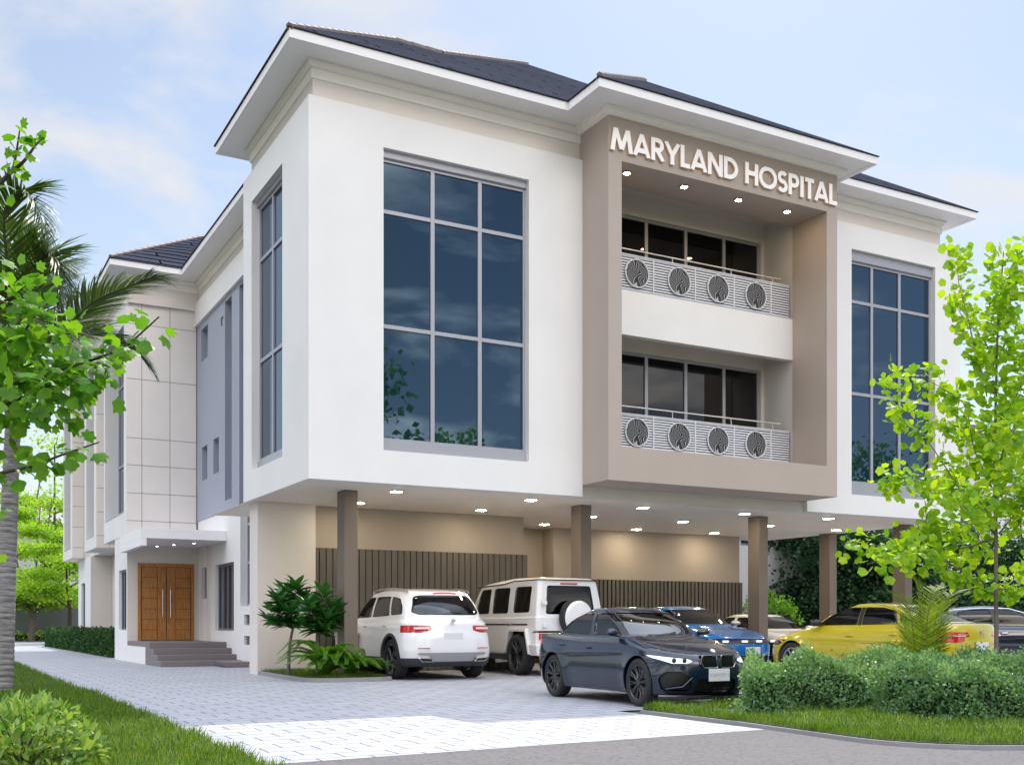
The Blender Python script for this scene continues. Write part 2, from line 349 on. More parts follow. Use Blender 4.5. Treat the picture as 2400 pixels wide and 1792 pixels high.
def window(plane, c, u0, u1, z0, z1, vs=(), hs=(), d=.14, fw=.05, head=0, apron=0, glass=None, frame=None, name='window', dep=.06):
    """framed window set d behind the wall face c; vs/hs mullion and transom centres"""
    fr = Pl(plane, c); zt = z1-head; zb = z0+apron
    if head: 
        fr.box(u0, u1, d-.05, d+dep, zt+.012, z1); fr.box(u0, u1, d-.03, d+dep, zt-.0, zt+.012)
    if apron: fr.box(u0, u1, d-.04, d+dep, z0, zb)
    fr.box(u0, u0+fw, d, d+dep, zb, zt); fr.box(u1-fw, u1, d, d+dep, zb, zt)
    fr.box(u0+fw, u1-fw, d, d+dep, zb, zb+fw); fr.box(u0+fw, u1-fw, d, d+dep, zt-fw, zt)
    hz = sorted(hs)
    for v in vs: fr.box(v-.04, v+.04, d+.001, d+dep, zb+fw, zt-fw)
    edges = [u0+fw] + [e for v in sorted(vs) for e in (v-.04, v+.04)] + [u1-fw]
    for h in hz:
        for a, b in zip(edges[0::2], edges[1::2]): fr.box(a, b, d+.003, d+dep, h-.037, h+.037)
    w = fr.mb.build(name, frame or ALU, HOSP, bevel=.004)
    zed = [zb+fw] + [e for h in hz for e in (h-.037, h+.037)] + [zt-fw]
    for a, b in zip(edges[0::2], edges[1::2]):
        for za, zc in zip(zed[0::2], zed[1::2]):
            g = Pl(plane, c).box(a-.01, b+.01, d+.035, d+.05, za-.01, zc+.01)
            g.mb.build('pane', glass or GLASS, w)
    return w

# --- projecting white bays
ZB, ZT = 3.61, 10.348
m = MB()
wall_holes(m, 'y', 0, .3, 0, 5.676, ZB, ZT, [(1.407, 4.44, 4.213, 9.71)])
wall_holes(m, 'x', 0, .3, .3, 4.37, ZB, ZT, [(1.583, 3.73, 4.205, 9.727)])
m.box(.3, 5.676, .3, 4.37, ZB+.003, ZB+.2); m.box(.3, 5.676, .3, 4.37, ZT-.2, ZT-.003); m.box(.3, 5.67, 4.25, 4.37, ZB+.2, ZT-.2)
m.box(5.45, 5.676, .3, 4.25, ZB+.2, ZT-.2)
m.build('bay_wall', W_, HOSP)
m = MB()
wall_holes(m, 'y', 0, .3, 11.70, 16.81, ZB, ZT+.03, [(13.083, 15.9, 4.075, 9.80)])
m.box(16.51, 16.81, .3, 7.2, ZB, ZT+.03); m.box(11.70, 16.51, .3, 7.2, ZB+.003, ZB+.2); m.box(11.70, 16.51, .3, 7.2, ZT-.2, ZT+.027)
m.box(11.70, 11.95, .3, 7.2, ZB+.2, ZT-.2)
m.build('bay_wall', W_, HOSP)
for a, b, c in ((.55, 5.4, 4.2), (12, 16.4, 7)): m = MB(); m.box(a, b, .55, c, 4.0, 10.0); m.build('dark_interior', BLACKM, HOSP)
window('y', 0, 1.407, 4.44, 4.213, 9.71, (2.45, 3.443), (6.505, 8.607), head=.15, apron=.20)
window('x', 0, 1.583, 3.73, 4.205, 9.727, (2.775,), (6.45, 8.52), head=.12, apron=.19, d=.16)
window('y', 0, 13.083, 15.9, 4.075, 9.80, (13.893, 14.82), (6.47, 8.63), head=.24, apron=.29)

# --- portal frame
PX0, PX1, PY = 5.679, 11.69, -.925
m = MB(); wall_holes(m, 'y', PY, .138, PX0, PX1, 3.84, 10.95, [(5.99, 11.385, 4.50, 10.045)])
m.build('portal_frame', TAUPE, HOSP)
m = MB(); m.box(5.69, 11.88, .14, .6, ZB-.002, 3.86); m.build('carport_beam', CREAM, HOSP)
# balcony niche
m = MB(); m.box(5.99, 11.40, .14, .32, 7.03, 7.95); m.build('balcony_parapet', W_, HOSP)
m = MB(); m.box(5.99, 11.395, .145, .5, 7.951, 7.985); m.build('parapet_coping', SILL, HOSP)
for a, b in ((11.40, 11.65), (5.74, 5.985)): m = MB(); m.box(a, b, .14, 1.4, 3.9, 10.6); m.build('balcony_side_wall', CREAM, HOSP)
m = MB(); wall_holes(m, 'y', 1.1, 1.35, 5.985, 11.40, 3.9, 10.6, [(5.99, 11.3, 4.62, 6.98), (5.99, 11.3, 7.42, 9.95)])
m.build('balcony_back_wall', CREAM, HOSP)
for a, b, c in ((.32, 7.26, 7.42), (.14, 10.36, 10.5), (.14, 4.4, 4.55)): m = MB(); m.box(5.99, 11.398, a, 1.1, b, c); m.build('balcony_slab', CREAM, HOSP)
for z0, z1 in ((4.62, 6.98), (7.42, 9.95)):
    window('y', 1.1, 5.99, 11.3, z0, z1, (6.98, 8.07, 9.155, 10.25), (), d=.05, fw=.06, glass=GLASSB)

def disc_mat():
    m = bpy.data.materials.new('swirl_line_disc'); m.use_nodes = True; nt = m.node_tree; N = nt.nodes; b = N['Principled BSDF']
    tc = N.new('ShaderNodeTexCoord')
    n = N.new('ShaderNodeTexNoise'); n.inputs['Scale'].default_value = 2.6; n.inputs['Detail'].default_value = 0; nt.links.new(tc.outputs['Object'], n.inputs['Vector'])
    sp = N.new('ShaderNodeSeparateXYZ'); nt.links.new(tc.outputs['Object'], sp.inputs[0])
    w = N.new('ShaderNodeTexNoise'); w.inputs['Scale'].default_value = 3.1; w.inputs['Detail'].default_value = 1; nt.links.new(tc.outputs['Object'], w.inputs['Vector'])
    a = N.new('ShaderNodeMath'); a.operation = 'MULTIPLY_ADD'; a.inputs[1].default_value = .55; nt.links.new(w.outputs['Fac'], a.inputs[0]); nt.links.new(sp.outputs['X'], a.inputs[2])
    f = N.new('ShaderNodeMath'); f.operation = 'MULTIPLY'; f.inputs[1].default_value = 125; nt.links.new(a.outputs[0], f.inputs[0])
    s = N.new('ShaderNodeMath'); s.operation = 'SINE'; nt.links.new(f.outputs[0], s.inputs[0])
    cr = N.new('ShaderNodeValToRGB'); cr.color_ramp.elements[0].position = .80; cr.color_ramp.elements[0].color = rgb(.012, .012, .016); cr.color_ramp.elements[1].position = .98; cr.color_ramp.elements[1].color = rgb(.62, .62, .64)
    nt.links.new(s.outputs[0], cr.inputs[0]); nt.links.new(cr.outputs[0], b.inputs['Base Color']); b.inputs['Roughness'].default_value = .4
    return m
DISC = disc_mat()
LOUV = mat('frosted_white_bar', (.70, .71, .75), .3)
LOUVD = mat('dark_backing_glass', (.012, .014, .022), .05, spec=.6)
RAILM = mat('pale_steel_rail', (.72, .69, .66), .3, metal=.3)
disc_me = None
for zb, zt, zr in ((4.565, 5.40, 5.58), (8.0, 8.70, 8.85)):
    bal = MB(); bal.box(6.0, 11.33, .205, .215, zb, zt-.004); br = bal.build('balustrade', LOUVD, HOSP)
    m = MB(); n = int((zt-zb)/.055)
    for i in range(n+1):
        z = zb+.012+i*(zt-zb-.03)/n; m.box(6.0, 11.33, .19, .202, z-.016, z+.016)
    m.build('louvre_bars', LOUV, br)
    m = MB()
    for x in (6.6, 7.55, 8.65, 9.72, 10.78): m.box(x-.012, x+.012, .17, .188, zb, zt)
    m.box(6.0, 11.33, .17, .188, zt, zt+.02); m.build('glass_clip', LOUV, br)
    m = MB(); m.tube([(6.0, .26, zr), (11.13, .26, zr)], .017, 10)
    for x in (6.4, 8.1, 9.7, 10.9): m.tube([(x, .26, zr), (x, .24, zt-.05)], .01, 6)
    m.build('handrail', RAILM, br, smooth=True)
    for x in (7.117, 8.209, 9.265, 10.328):
        zc = (4.747+5.337)/2 if zb < 6 else 8.342
        if disc_me is None:
            d = MB(); d.lathe([(.278, .006), (.0005, .006)], 48, 'y'); d.cm = 1; d.lathe([(.278, .012), (.278, -.012), (.30, -.012), (.30, .012)], 48, 'y')
            o = d.build('swirl_disc', [DISC, LOUV], br); disc_me = o.data
        else: o = link('swirl_disc', disc_me, br)
        o.location = (x, .158, zc)

# --- frieze, cornice, eave
REF = [(-.77, 29.55), (-.77, 13.87), (1.17, 13.87), (1.17, 4.13), (.11, 4.13), (.11, .11), (5.635, .11), (5.635, -.985), (11.735, -.985), (11.735, .11), (16.2, .11), (16.2, 45)]
RL, RP, RR = REF[:6]+[(5.70, .11)], [(5.635, .30)]+REF[7:9]+[(11.735, .30)], [(11.67, .11)]+REF[10:]
for rf in (RL, RR): m = MB(); m.sweep(rf, [(.12, 10.2), (0, 10.2), (0, 10.69)]); m.build('frieze_wall', CREAM, HOSP)
for rf, pr in ((RL, [(0, 10.69), (-.03, 10.70), (-.035, 10.715), (-.035, 10.86), (-.02, 10.875), (-.055, 10.895), (-.075, 10.93), (-.11, 10.95), (-.112, 11.0)]),
               (RP, [(.06, 10.87), (0, 10.87), (-.012, 10.885), (-.045, 10.90), (-.06, 10.94), (-.10, 10.95), (-.112, 11.0)])):
    m = MB(); m.sweep(rf, pr); m.build('cornice', CORN, HOSP)
    if rf is RL: m = MB(); m.sweep(RR, pr); m.build('cornice', CORN, HOSP)
EV = [(-1.38, 30.1), (-1.38, 13.2), (.56, 13.2), (.56, 4.74), (-.5, 4.74), (-.5, -.5), (5.03, -.5), (5.03, -1.6), (12.2, -1.6), (12.2, -.5), (16.79, -.5), (16.79, 45)]
m = MB(); m.sweep(EV, [(.04, 11.147), (0, 11.147), (0, 10.985), (.11, 10.985), (.115, 11.0), (1.05, 11.0)])
m.build('eave', EAVE, HOSP)
# --- roof
m = MB(); e = 11.152; k = .65; ov = .03
def tri(*p): m.add(p, [tuple(range(len(p)))])
ap = 8.135; apx, apy, apz = .54+ap, -.53+ap, e+k*ap
tri((.53, -.53, e), (16.82, -.53, e), (apx, apy, apz))
tri((.53, 30.1, e), (.53, -.53, e), (apx, apy, apz), (apx, 22, apz)); tri((16.82, -.53, e), (16.82, 30.1, e), (apx, 22, apz), (apx, apy, apz)); tri((16.82, 30.1, e), (.53, 30.1, e), (apx, 22, apz))
A = (2.80, 2.80, e+k*3.33); Bp = (3.86, 2.80, e+k*3.33)
tri((-.53, -.53, e), (.6, -.53, e), Bp, A); tri((-.53, 4.77, e), (-.53, -.53, e), A); tri((.56, 4.77, e), (-.53, 4.77, e), A, Bp)
pc = 8.615; hw = 3.615; Q = (pc, -1.63+hw, e+k*hw); Q2 = (pc, 5.0, e+k*hw)
tri((pc-hw, -1.63, e), (pc+hw, -1.63, e), Q); tri((pc-hw, 1.0, e), (pc-hw, -1.63, e), Q, (pc, 4.0, Q[2])); tri((pc+hw, -1.63, e), (pc+hw, 1.0, e), (pc, 4.0, Q[2]), Q)
# rear wing over the stone bays
rb = 3.3; B2 = (-1.41+rb, 13.17+rb, e+k*rb)
tri((-1.41, 13.17, e), (.9, 13.17, e), (3.6, 15.9, e+k*3.05), B2); tri((-1.41, 30.1, e), (-1.41, 13.17, e), B2, (B2[0], 27, B2[2])); tri((6, 30.1, e), (-1.41, 30.1, e), (B2[0], 27, B2[2]))
roof = m.build('roof', ROOF, HOSP, fixn=False)
s = roof.modifiers.new('thick', 'SOLIDIFY'); s.thickness = .014; s.offset = 0
for ln in ([(-.5, -.5, e), A, Bp, (apx, apy, apz)], [(pc-hw+.05, -1.58, e+.03), Q], [(-1.36, 13.22, e+.03), B2]):
    m = MB()
    for a, b in zip(ln[:-1], ln[1:]):
        a, b = Vector(a), Vector(b); L = (b-a).length; n = max(2, int(L/.3))
        for i in range(n):
            p, q = a.lerp(b, i/n), a.lerp(b, min(1, (i+1.06)/n)); m.tube([p+Vector((0, 0, .012)), q+Vector((0, 0, .002))], [.066, .062], 6)
    m.build('ridge_cap', RIDGE, roof)

# --- sign
def arc(cx, cy, rx, ry, a0, a1, n=14): return [(cx+rx*math.cos(R(a0+(a1-a0)*i/n)), cy+ry*math.sin(R(a0+(a1-a0)*i/n))) for i in range(n+1)]
GLY = {  # stroke letters on a 1-high body: (width, strokes)
 'M': (1.02, [[(.10, 0), (.24, 1)], [(.24, 1), (.51, .12)], [(.51, .12), (.78, 1)], [(.78, 1), (.92, 0)]]),
 'A': (.80, [[(.08, 0), (.40, 1)], [(.40, 1), (.72, 0)], [(.2, .27), (.6, .27)]]),
 'R': (.66, [[(.12, 0), (.12, 1)], [(.12, .91), (.33, .91)]+arc(.33, .69, .2, .22, 90, -90)[1:]+[(.12, .47)], [(.3, .47), (.58, 0)]]),
 'Y': (.72, [[(.06, 1), (.36, .42)], [(.66, 1), (.36, .42)], [(.36, .47), (.36, 0)]]),
 'L': (.52, [[(.12, 0), (.12, 1)], [(.12, .09), (.48, .09)]]),
 'N': (.80, [[(.12, 0), (.12, 1)], [(.14, .93), (.66, .07)], [(.68, 0), (.68, 1)]]),
 'D': (.78, [[(.12, 0), (.12, 1)], [(.12, .91), (.27, .91)]+arc(.27, .5, .39, .41, 90, -90)[1:]+[(.12, .09)]]),
 'H': (.74, [[(.12, 0), (.12, 1)], [(.62, 0), (.62, 1)], [(.12, .52), (.62, .52)]]),
 'O': (.98, [arc(.49, .5, .40, .43, 0, 360, 32)]),
 'S': (.60, [arc(.31, .71, .19, .205, 35, 270, 14)+arc(.29, .30, .20, .21, 90, -150, 14)[1:]]),
 'P': (.64, [[(.12, 0), (.12, 1)], [(.12, .91), (.33, .91)]+arc(.33, .68, .2, .23, 90, -90)[1:]+[(.12, .45)]]),
 'I': (.26, [[(.13, 0), (.13, 1)]]),
 'T': (.58, [[(.29, 0), (.29, 1)], [(.04, .91), (.54, .91)]])}
def ribbon(pts, t):
    P = [Vector(p) for p in pts]; closed = (P[0]-P[-1]).length < 1e-6; n = len(P); l = []; r = []
    for i in range(n):
        a = P[i-1] if i else (P[-2] if closed else None); c = P[i+1] if i < n-1 else (P[1] if closed else None)
        d0 = (P[i]-a).normalized() if a is not None else (c-P[i]).normalized(); d1 = (c-P[i]).normalized() if c is not None else d0
        n0, n1 = Vector((-d0.y, d0.x)), Vector((-d1.y, d1.x)); mm = n0+n1; mm = mm/max(.4, mm.dot(n0))
        l.append(P[i]+mm*t/2); r.append(P[i]-mm*t/2)
    return l, r
def word(mb, txt, x0, x1, z0, z1, y, depth):
    W = sum(GLY[c][0] for c in txt); k = (x1-x0)/W; h = z1-z0; cx = x0; q = 0
    for c in txt:
        w, st = GLY[c]
        for s_ in st:
            pts = [(p[0]*k, p[1]*h) for p in s_]
            l, r = ribbon(pts, .21*h if len(pts) == 2 else .195*h)
            # strokes end flat on the letter's foot and head
            f = lambda p: (cx+p.x, z0+min(max(p.y, 0), h))
            yy = y-depth-.0012*(q % 5); q += 1; n = len(l); b = len(mb.v)
            for p in l+r: mb.v.append((f(p)[0], yy, f(p)[1]))
            for p in l+r: mb.v.append((f(p)[0], y, f(p)[1]))
            for i in range(n-1):
                for fc, mi in (((i, i+1, n+i+1, n+i), 0), ((2*n+i, 2*n+i+1, i+1, i), 1), ((n+i, n+i+1, 3*n+i+1, 3*n+i), 1)):
                    mb.f.append(tuple(b+j for j in fc)); mb.m.append(mi)
            for i in (0, n-1): mb.f.append(tuple(b+j for j in (i, n+i, 3*n+i, 2*n+i))); mb.m.append(1)
        cx += w*k
m = MB()
word(m, 'MARYLAND', 5.69, 8.87, 10.195, 10.64, PY-.012, .042); word(m, 'HOSPITAL', 9.03, 11.65, 10.195, 10.64, PY-.012, .042)
m.build('sign_lettering', [SIGNM, SIGNG], HOSP)

# --- lamps
def downlight(x, y, z, s=.11, lens=LAMP, par=HOSP, rnd=False):
    m = MB()
    if rnd:
        m.lathe([(s*.80, z+.02), (s*.80, z-.02), (s, z-.02), (s+.012, z)], 24, 'z', (x, y, 0)); r = m.build('downlight', ALUD, par)
        m = MB(); m.lathe([(s*.79, z-.016), (s*.6, z-.024), (s*.3, z-.028), (.0005, z-.03)], 24, 'z', (x, y, 0)); m.build('lens', lens, r)
    else:
        for a in ((-s, s, -s, -s+.022), (-s, s, s-.022, s), (-s, -s+.022, -s+.022, s-.022), (s-.022, s, -s+.022, s-.022)): m.box(x+a[0], x+a[1], y+a[2], y+a[3], z-.018, z)
        r = m.build('downlight', ALUD, par)
        m = MB(); m.box(x-s+.022, x+s-.022, y-s+.022, y+s-.022, z-.021, z-.002); m.build('lens', lens, r)
for x, y in ((2.04, .92), (5.02, .94), (7.9, 1.05), (10.7, .97), (13.24, .89), (2.11, 3.13), (5.0, 3.16), (7.98, 3.24), (10.65, 3.2), (13.3, 3.05), (15.78, 3.16), (16.3, 1.45), (8.0, 5.5), (10.9, 5.56), (13.5, 5.5)):
    downlight(x, y, ZB-.004)
for x in (6.385, 7.807, 9.24, 10.603): downlight(x, -.53, 10.042, .085, LAMPP, rnd=True)

# --- carport
m = MB(); m.box(.02, 16.78, .302, 7.3, ZB-.004, ZB+.0); m.box(.31, 5.67, .301, .302, ZB-.004, ZB)
m.build('carport_soffit', SOFF, HOSP)
def column(x, y):
    m = MB(); m.box(x, x+.27, y, y+.4, 0, ZB-.004); m.build('column', COLM, HOSP, bevel=.006)
for x, y in ((1.09, 1.2), (6.41, 1.23), (11.42, 1.29), (16.15, 1.16), (16.42, 4.05)): column(x, y)
m = MB(); m.box(.18, 1.43, 3.93, 4.55, 0, ZB-.004); m.build('corner_wall', CREAM, HOSP)
CARP = mat('carport_wall_paint', (.37, .315, .265), .6, noise=(1.1, .03, 5), bump=(160, .05, .01))
m = MB(); m.box(1.43, 6.667, 4.21, 4.5, 0, ZB-.004); m.box(6.4, 6.667, 4.5, 7.1, 0, ZB-.004)
wall_holes(m, 'y', 6.87, 7.1, 6.667, 8.75, 0, ZB-.004, [(8.15, 8.62, 0, 2.23)])
wall_holes(m, 'y', 6.28, 6.5, 8.75, 15.07, 0, ZB-.004, [(9.0, 9.95, .9, 2.3)]); m.box(14.8, 15.07, 6.5, 29.6, 0, ZB-.004); m.box(8.75, 8.95, 6.5, 6.87, 0, ZB-.004)
m.build('carport_wall', CARP, HOSP)
def slats(x0, x1, y, z1, pitch, frac):
    m = MB(); m.box(x0, x1, y-.02, y, .0, z1); b = m.build('slat_cladding', SLATD, HOSP)
    m = MB(); n = int((x1-x0)/pitch)
    for i in range(n+1):
        a = x0+i*pitch
        if a+pitch*frac > x1+.01: break
        m.box(a, a+pitch*frac, y-.065, y-.0205, 0, z1+.002)
    m.build('slats', SLATM, b)
slats(1.445, 6.75, 4.207, 2.70, .152, .86)
slats(9.62, 15.16, 6.277, 2.26, .135, .66)
window('y', 6.28, 9.0, 9.55, .9, 2.3, (), (), d=.08, glass=GLASS, frame=ALUD)
m = MB(); m.box(8.05, 8.15, 6.82, 6.95, 0, 2.32); m.box(8.62, 8.72, 6.82, 6.95, 0, 2.32); m.box(8.15, 8.62, 6.82, 6.95, 2.23, 2.32)
dr = m.build('carport_door', WOOD, HOSP); m = MB(); m.box(8.15, 8.62, 6.90, 6.95, 0, 2.23); m.build('door_leaf', mat('dark_teak', (.09, .03, .008), .4), dr)

# --- left side: recessed stair wall, entrance, stone bays
BX = 1.165
holes = [(12.64, 13.46, 8.62, 9.54), (12.71, 13.37, 5.17, 6.14), (11.35, 11.99, 5.2, 6.16), (9.97, 10.69, 4.34, 9.63), (8.25, 9.2, 4.06, 9.66)]
m = MB(); wall_holes(m, 'x', BX, BX+.3, 4.37, 14.0, 4.06, 9.75, holes); m.build('stair_wall', BLUEW, HOSP)
for i, h in enumerate(holes[:3]): window('x', BX, *h, d=.17, fw=.05, glass=GLASS)
window('x', BX, *holes[3], hs=(6.1, 7.64), d=.2, fw=.05); 
m = MB(); m.box(BX-.085, BX+.3, 4.37, 14.0, 9.75, 10.40); m.build('band_wall', W_, HOSP)
GX = 1.19
gh = [(12.84, 13.51, 1.78, 2.68), (9.85, 11.85, .88, 2.68), (8.25, 9.2, 1.5, 4.058), (8.30, 8.83, 1.03, 1.29), (8.30, 8.83, .53, .76)]
m = MB(); wall_holes(m, 'x', GX, GX+.3, 4.55, 14.0, 0, 4.058, gh); m.build('ground_floor_wall', W_, HOSP)
m = MB(); m.box(GX-.05, GX-.002, 12.37, 12.69, .58, 3.27); m.build('pilaster', CREAM, HOSP)
window('x', GX, *gh[0], d=.1, fw=.045, frame=ALUD)
window('x', GX, *gh[1], vs=(10.35, 10.85, 11.35), d=.08, fw=.06, frame=ALUD)
window('x', GX, 8.25, 9.2, 1.5, 9.64, hs=(2.62, 3.6, 6.1, 7.64), d=.17, fw=.07)
for h in gh[3:]:
    f = Pl('x', GX); f.box(h[0], h[1], .15, .2, h[2], h[3]); v = f.mb.build('vent', BLACKM, HOSP)
    f = Pl('x', GX)
    for i in range(4): z = h[2]+(i+.5)*(h[3]-h[2])/4; f.box(h[0], h[1], .06, .11, z-.012, z+.012)
    f.mb.build('louvre', ALUD, v)
cu = bpy.data.curves.new('mark', 'FONT'); cu.body = "E'"; cu.size = .3; cu.extrude = .01
o = bpy.data.objects.new('mark', cu); COL.objects.link(o); bpy.context.view_layer.update()
me = bpy.data.meshes.new_from_object(o.evaluated_get(bpy.context.evaluated_depsgraph_get())); bpy.data.objects.remove(o); me.name = 'wall_mark'; me.materials.append(ALUD)
o = link('wall_mark', me, HOSP); o.location = (BX-.012, 11.08, 9.1); o.rotation_euler = (R(90), 0, R(-90))
m = MB(); m.box(1.46, 1.6, 4.6, 13.9, .1, 9.7); m.build('dark_interior', BLACKM, HOSP)
# stone-panel bays
def stone_bay(y0, y1, w0, w1, z0, z1, sill):
    X0, X1 = -.813, (BX+.3 if y0 < 15 else .2)
    m = MB(); wall_holes(m, 'x', X0, X0+.5, y0+.02, y1, ZB, 10.35, [(w0, w1, z0, z1)]); m.box(X0+.5, X1, y1-.02, y1, ZB, 10.35); m.box(X0+.5, X1, y0+.03, y1-.03, ZB+.003, ZB+.2)
    b = m.build('stone_bay', W_, HOSP)
    # stone-panel front: separate slabs with open joints
    zl = [ZB, 4.01, 4.80, 5.597, 6.373, 8.058, 9.629, 10.35]; xl = [X0, -.391, .391, X1-.32] if y0 < 15 else [X0, -.391, X1]
    m = MB(); m.box(X0+.01, X1, y0+.012, y0+.03, ZB+.01, 10.34); m.build('panel_joint', JOINT, b)
    m = MB(); g = .008
    for a, c in zip(xl[:-1], xl[1:]):
        for za, zc in zip(zl[:-1], zl[1:]): m.box(a+(g if a > X0 else 0), c-g, y0, y0+.0115, za+(g if za > ZB else 0), zc-g)
    m.build('stone_panel', TILE, b)
    mu = [w0+(w1-w0)*f for f in ((.22, .5) if w1-w0 > 3 else (.5,))]
    window('x', X0, w0, w1, z0, z1, vs=mu, hs=(6.0, 8.5), d=.40, fw=.05, dep=.05)
    f = Pl('x', X0); f.box(w0, w1, -.01, .4, z0-.0, z0+.03); f.mb.build('window_sill', SILL, b)
stone_bay(14.0, 18.3, 14.47, 18.07, 4.27, 9.70, .3)
stone_bay(20.0, 23.03, 20.58, 22.47, 4.03, 9.9, .3)
stone_bay(26.45, 29.5, 27.06, 29.07, 3.99, 9.7, .3)
m = MB(); m.box(-.25, .7, 18.3, 29.6, ZB+.01, 10.35); m.box(.4, .7, 16.2, 29.6, 0, ZB+.01); m.build('rear_wall', CREAM, HOSP)
m = MB(); wall_holes(m, 'x', -.8, -.5, 14.0, 16.2, 0, ZB, [(14.1, 15.42, .88, 2.63)]); m.box(-.5, 1.19, 16.0, 16.2, 0, ZB)
m.box(-.8, -.5, 11.16, 14.0, 0, .45)
m.build('ground_floor_wall', W_, HOSP); m = MB(); wall_holes(m, 'x', -.36, .4, 24.88, 28.4, 0, ZB, [(26.4, 27.5, .5, 2.65)])
m.build('ground_floor_wall', W_, HOSP)
m = MB(); m.box(-.36, .395, 24.86, 24.878, 0, ZB); m.build('pier_face', CREAM, HOSP)
window('x', -.8, 14.1, 15.42, .88, 2.63, vs=(14.55, 15.0), d=.08, frame=ALUD)
window('x', -.36, 26.4, 27.5, .5, 2.65, vs=(26.95,), d=.08, frame=ALUD)
window('x', .38, 21.8, 22.6, 1.3, 2.4, d=.02, frame=ALUD, dep=.03)
# entrance
m = MB(); m.box(-.5, 1.19, 13.95, 14.3, .0, ZB); m.box(-.8, -.5, 13.95, 14.0, .45, ZB); m.build('entrance_wall', CREAM, HOSP)
m = MB(); x0, x1, zt = -.515, 1.06, 2.80; y = 13.95
m.box(x0, x0+.085, y-.06, y-.002, .58, zt); m.box(x1-.085, x1, y-.06, y-.002, .58, zt); m.box(x0+.085, x1-.085, y-.06, y-.002, zt-.1, zt)
dr = m.build('entrance_door', WOOD, HOSP, bevel=.005)
m = MB(); m.box(x0+.085, x1-.085, y-.03, y-.003, .58, zt-.1); m.build('door_groove', WOODG, dr)
xc = (x0+x1)/2
for s_ in (-1, 1):
    m = MB(); a, b = (x0+.1, xc-.006) if s_ < 0 else (xc+.006, x1-.1)
    st = (xc-.25, xc-.006) if s_ < 0 else (xc+.006, xc+.25)
    m.box(st[0]+.006, st[1]-.006, y-.045, y-.031, .59, zt-.105)
    pa, pb = (a, st[0]) if s_ < 0 else (st[1], b)
    for i in range(7):
        h = (zt-.105-.59)/7; m.box(pa+.006, pb-.006, y-.042, y-.031, .59+i*h+.006, .59+(i+1)*h-.006)
    lf = m.build('door_leaf', WOOD, dr)
    m = MB(); hx = xc+s_*.11; m.tube([(hx, y-.095, 1.25), (hx, y-.095, 2.05)], .014, 10)
    for z in (1.38, 1.92): m.tube([(hx, y-.095, z), (hx, y-.04, z)], .009, 8)
    if s_ > 0: m.tube([(hx, y-.08, 1.6), (hx+.09, y-.085, 1.6)], .01, 8)
    m.build('handle', STEEL, lf, smooth=True)
m = MB(); m.box(-1.0, 1.185, 10.6, 13.945, 3.27, 3.53); m.box(-1.0, -.86, 10.6, 13.945, 3.07, 3.269); cn = m.build('entrance_canopy', EAVE, HOSP, bevel=.004)
for x, y_ in ((.55, 11.6), (.2, 12.5), (-.1, 13.3)): downlight(x, y_, 3.268, .055, LAMPE, par=HOSP, rnd=True)
m = MB(); m.box(-.8, 1.185, 10.6, 13.949, .43, .58); m.box(-.8, 1.185, 10.05, 13.9, .28, .43); m.box(-.8, 1.185, 9.55, 13.9, .14, .28); m.box(-.8, 1.185, 9.05, 13.9, 0.004, .14)
m.v = [(x+(0 if x > 0 else .008), yy, z) for x, yy, z in m.v]
m.build('entrance_steps', STEP, HOSP, bevel=.008)
# ------------------------------------------------------------------ ground
def sheet(name, pts, z, mt, kind='structure', holes=None):
    m = MB(); m.add([(x, y, z) for x, y in pts], [tuple(range(len(pts)))]); o = m.build(name, mt, fixn=False)
    if o.data.polygons[0].normal.z < 0: o.data.flip_normals()
    return tag(o, kind=kind)
def slab(name, pts, z0, z1, mt, kind='structure'):
    m = MB(); m.prism(pts, 'z', z0, z1); return tag(m.build(name, mt), kind=kind)
GROUND = mat('far_ground', (.10, .115, .06), .9, noise=(.3, .25, 6))
sheet('ground', [(-700, -500), (700, -500), (700, 900), (-700, 900)], -.02, GROUND)
sheet('road', [(-120, -40), (160, -40), (160, -7.2), (1.9, -7.2), (1.9, -10.10), (-3.75, -10.44), (-120, -10.44)], -.002, ASPH)
sheet('paved_driveway', [(-3.73, -10.44), (1.42, -10.14), (1.42, -7.5), (40, -7.5), (40, 30), (1.2, 46.3), (-3.73, 46.3)], .0, PAVER)
sheet('rear_road', [(-60, 46.6), (40, 46.6), (40, 56.5), (-60, 56.5)], .002, ASPH)
slab('rear_kerb', [(-60, 46.3), (40, 46.3), (40, 46.6), (-60, 46.6)], -.01, .05, mat('white_kerb', (.75, .75, .76), .6))
# right island: kerb and turf bed
def rounded(cx, cy, r, a0, a1, n=10): return [(cx+r*math.cos(R(a0+(a1-a0)*i/n)), cy+r*math.sin(R(a0+(a1-a0)*i/n))) for i in range(n+1)]
ISL = [(40, -7.62), (1.9, -7.62)] + rounded(1.85, -8.0, .36, 100, 180, 6) + [(1.50, -9.6)] + rounded(2.55, -11.4, 1.2, 180, 265, 12) + [(5, -12.75), (40, -13.2)]
slab('island_kerb', ISL, -.01, .035, KERB)
def inset(p, d):
    n = len(p); out = []
    for i in range(n):
        a, b, c = Vector(p[i-1]), Vector(p[i]), Vector(p[(i+1) % n]); t0, t1 = (b-a).normalized(), (c-b).normalized()
        n0, n1 = Vector((-t0.y, t0.x)), Vector((-t1.y, t1.x)); mm = (n0+n1); mm = mm/max(.3, mm.dot(n0)); out.append((b.x+mm.x*d, b.y+mm.y*d))
    return out
ISLI = inset(ISL, .035)
slab('island_turf', ISLI, .0, .042, SOIL)
# left lawn
slab('lawn', [(-60, -11.6), (-3.80, -11.6), (-3.76, 14.2), (-3.76, 46.2), (-60, 46.2)], -.01, .014, SOIL)
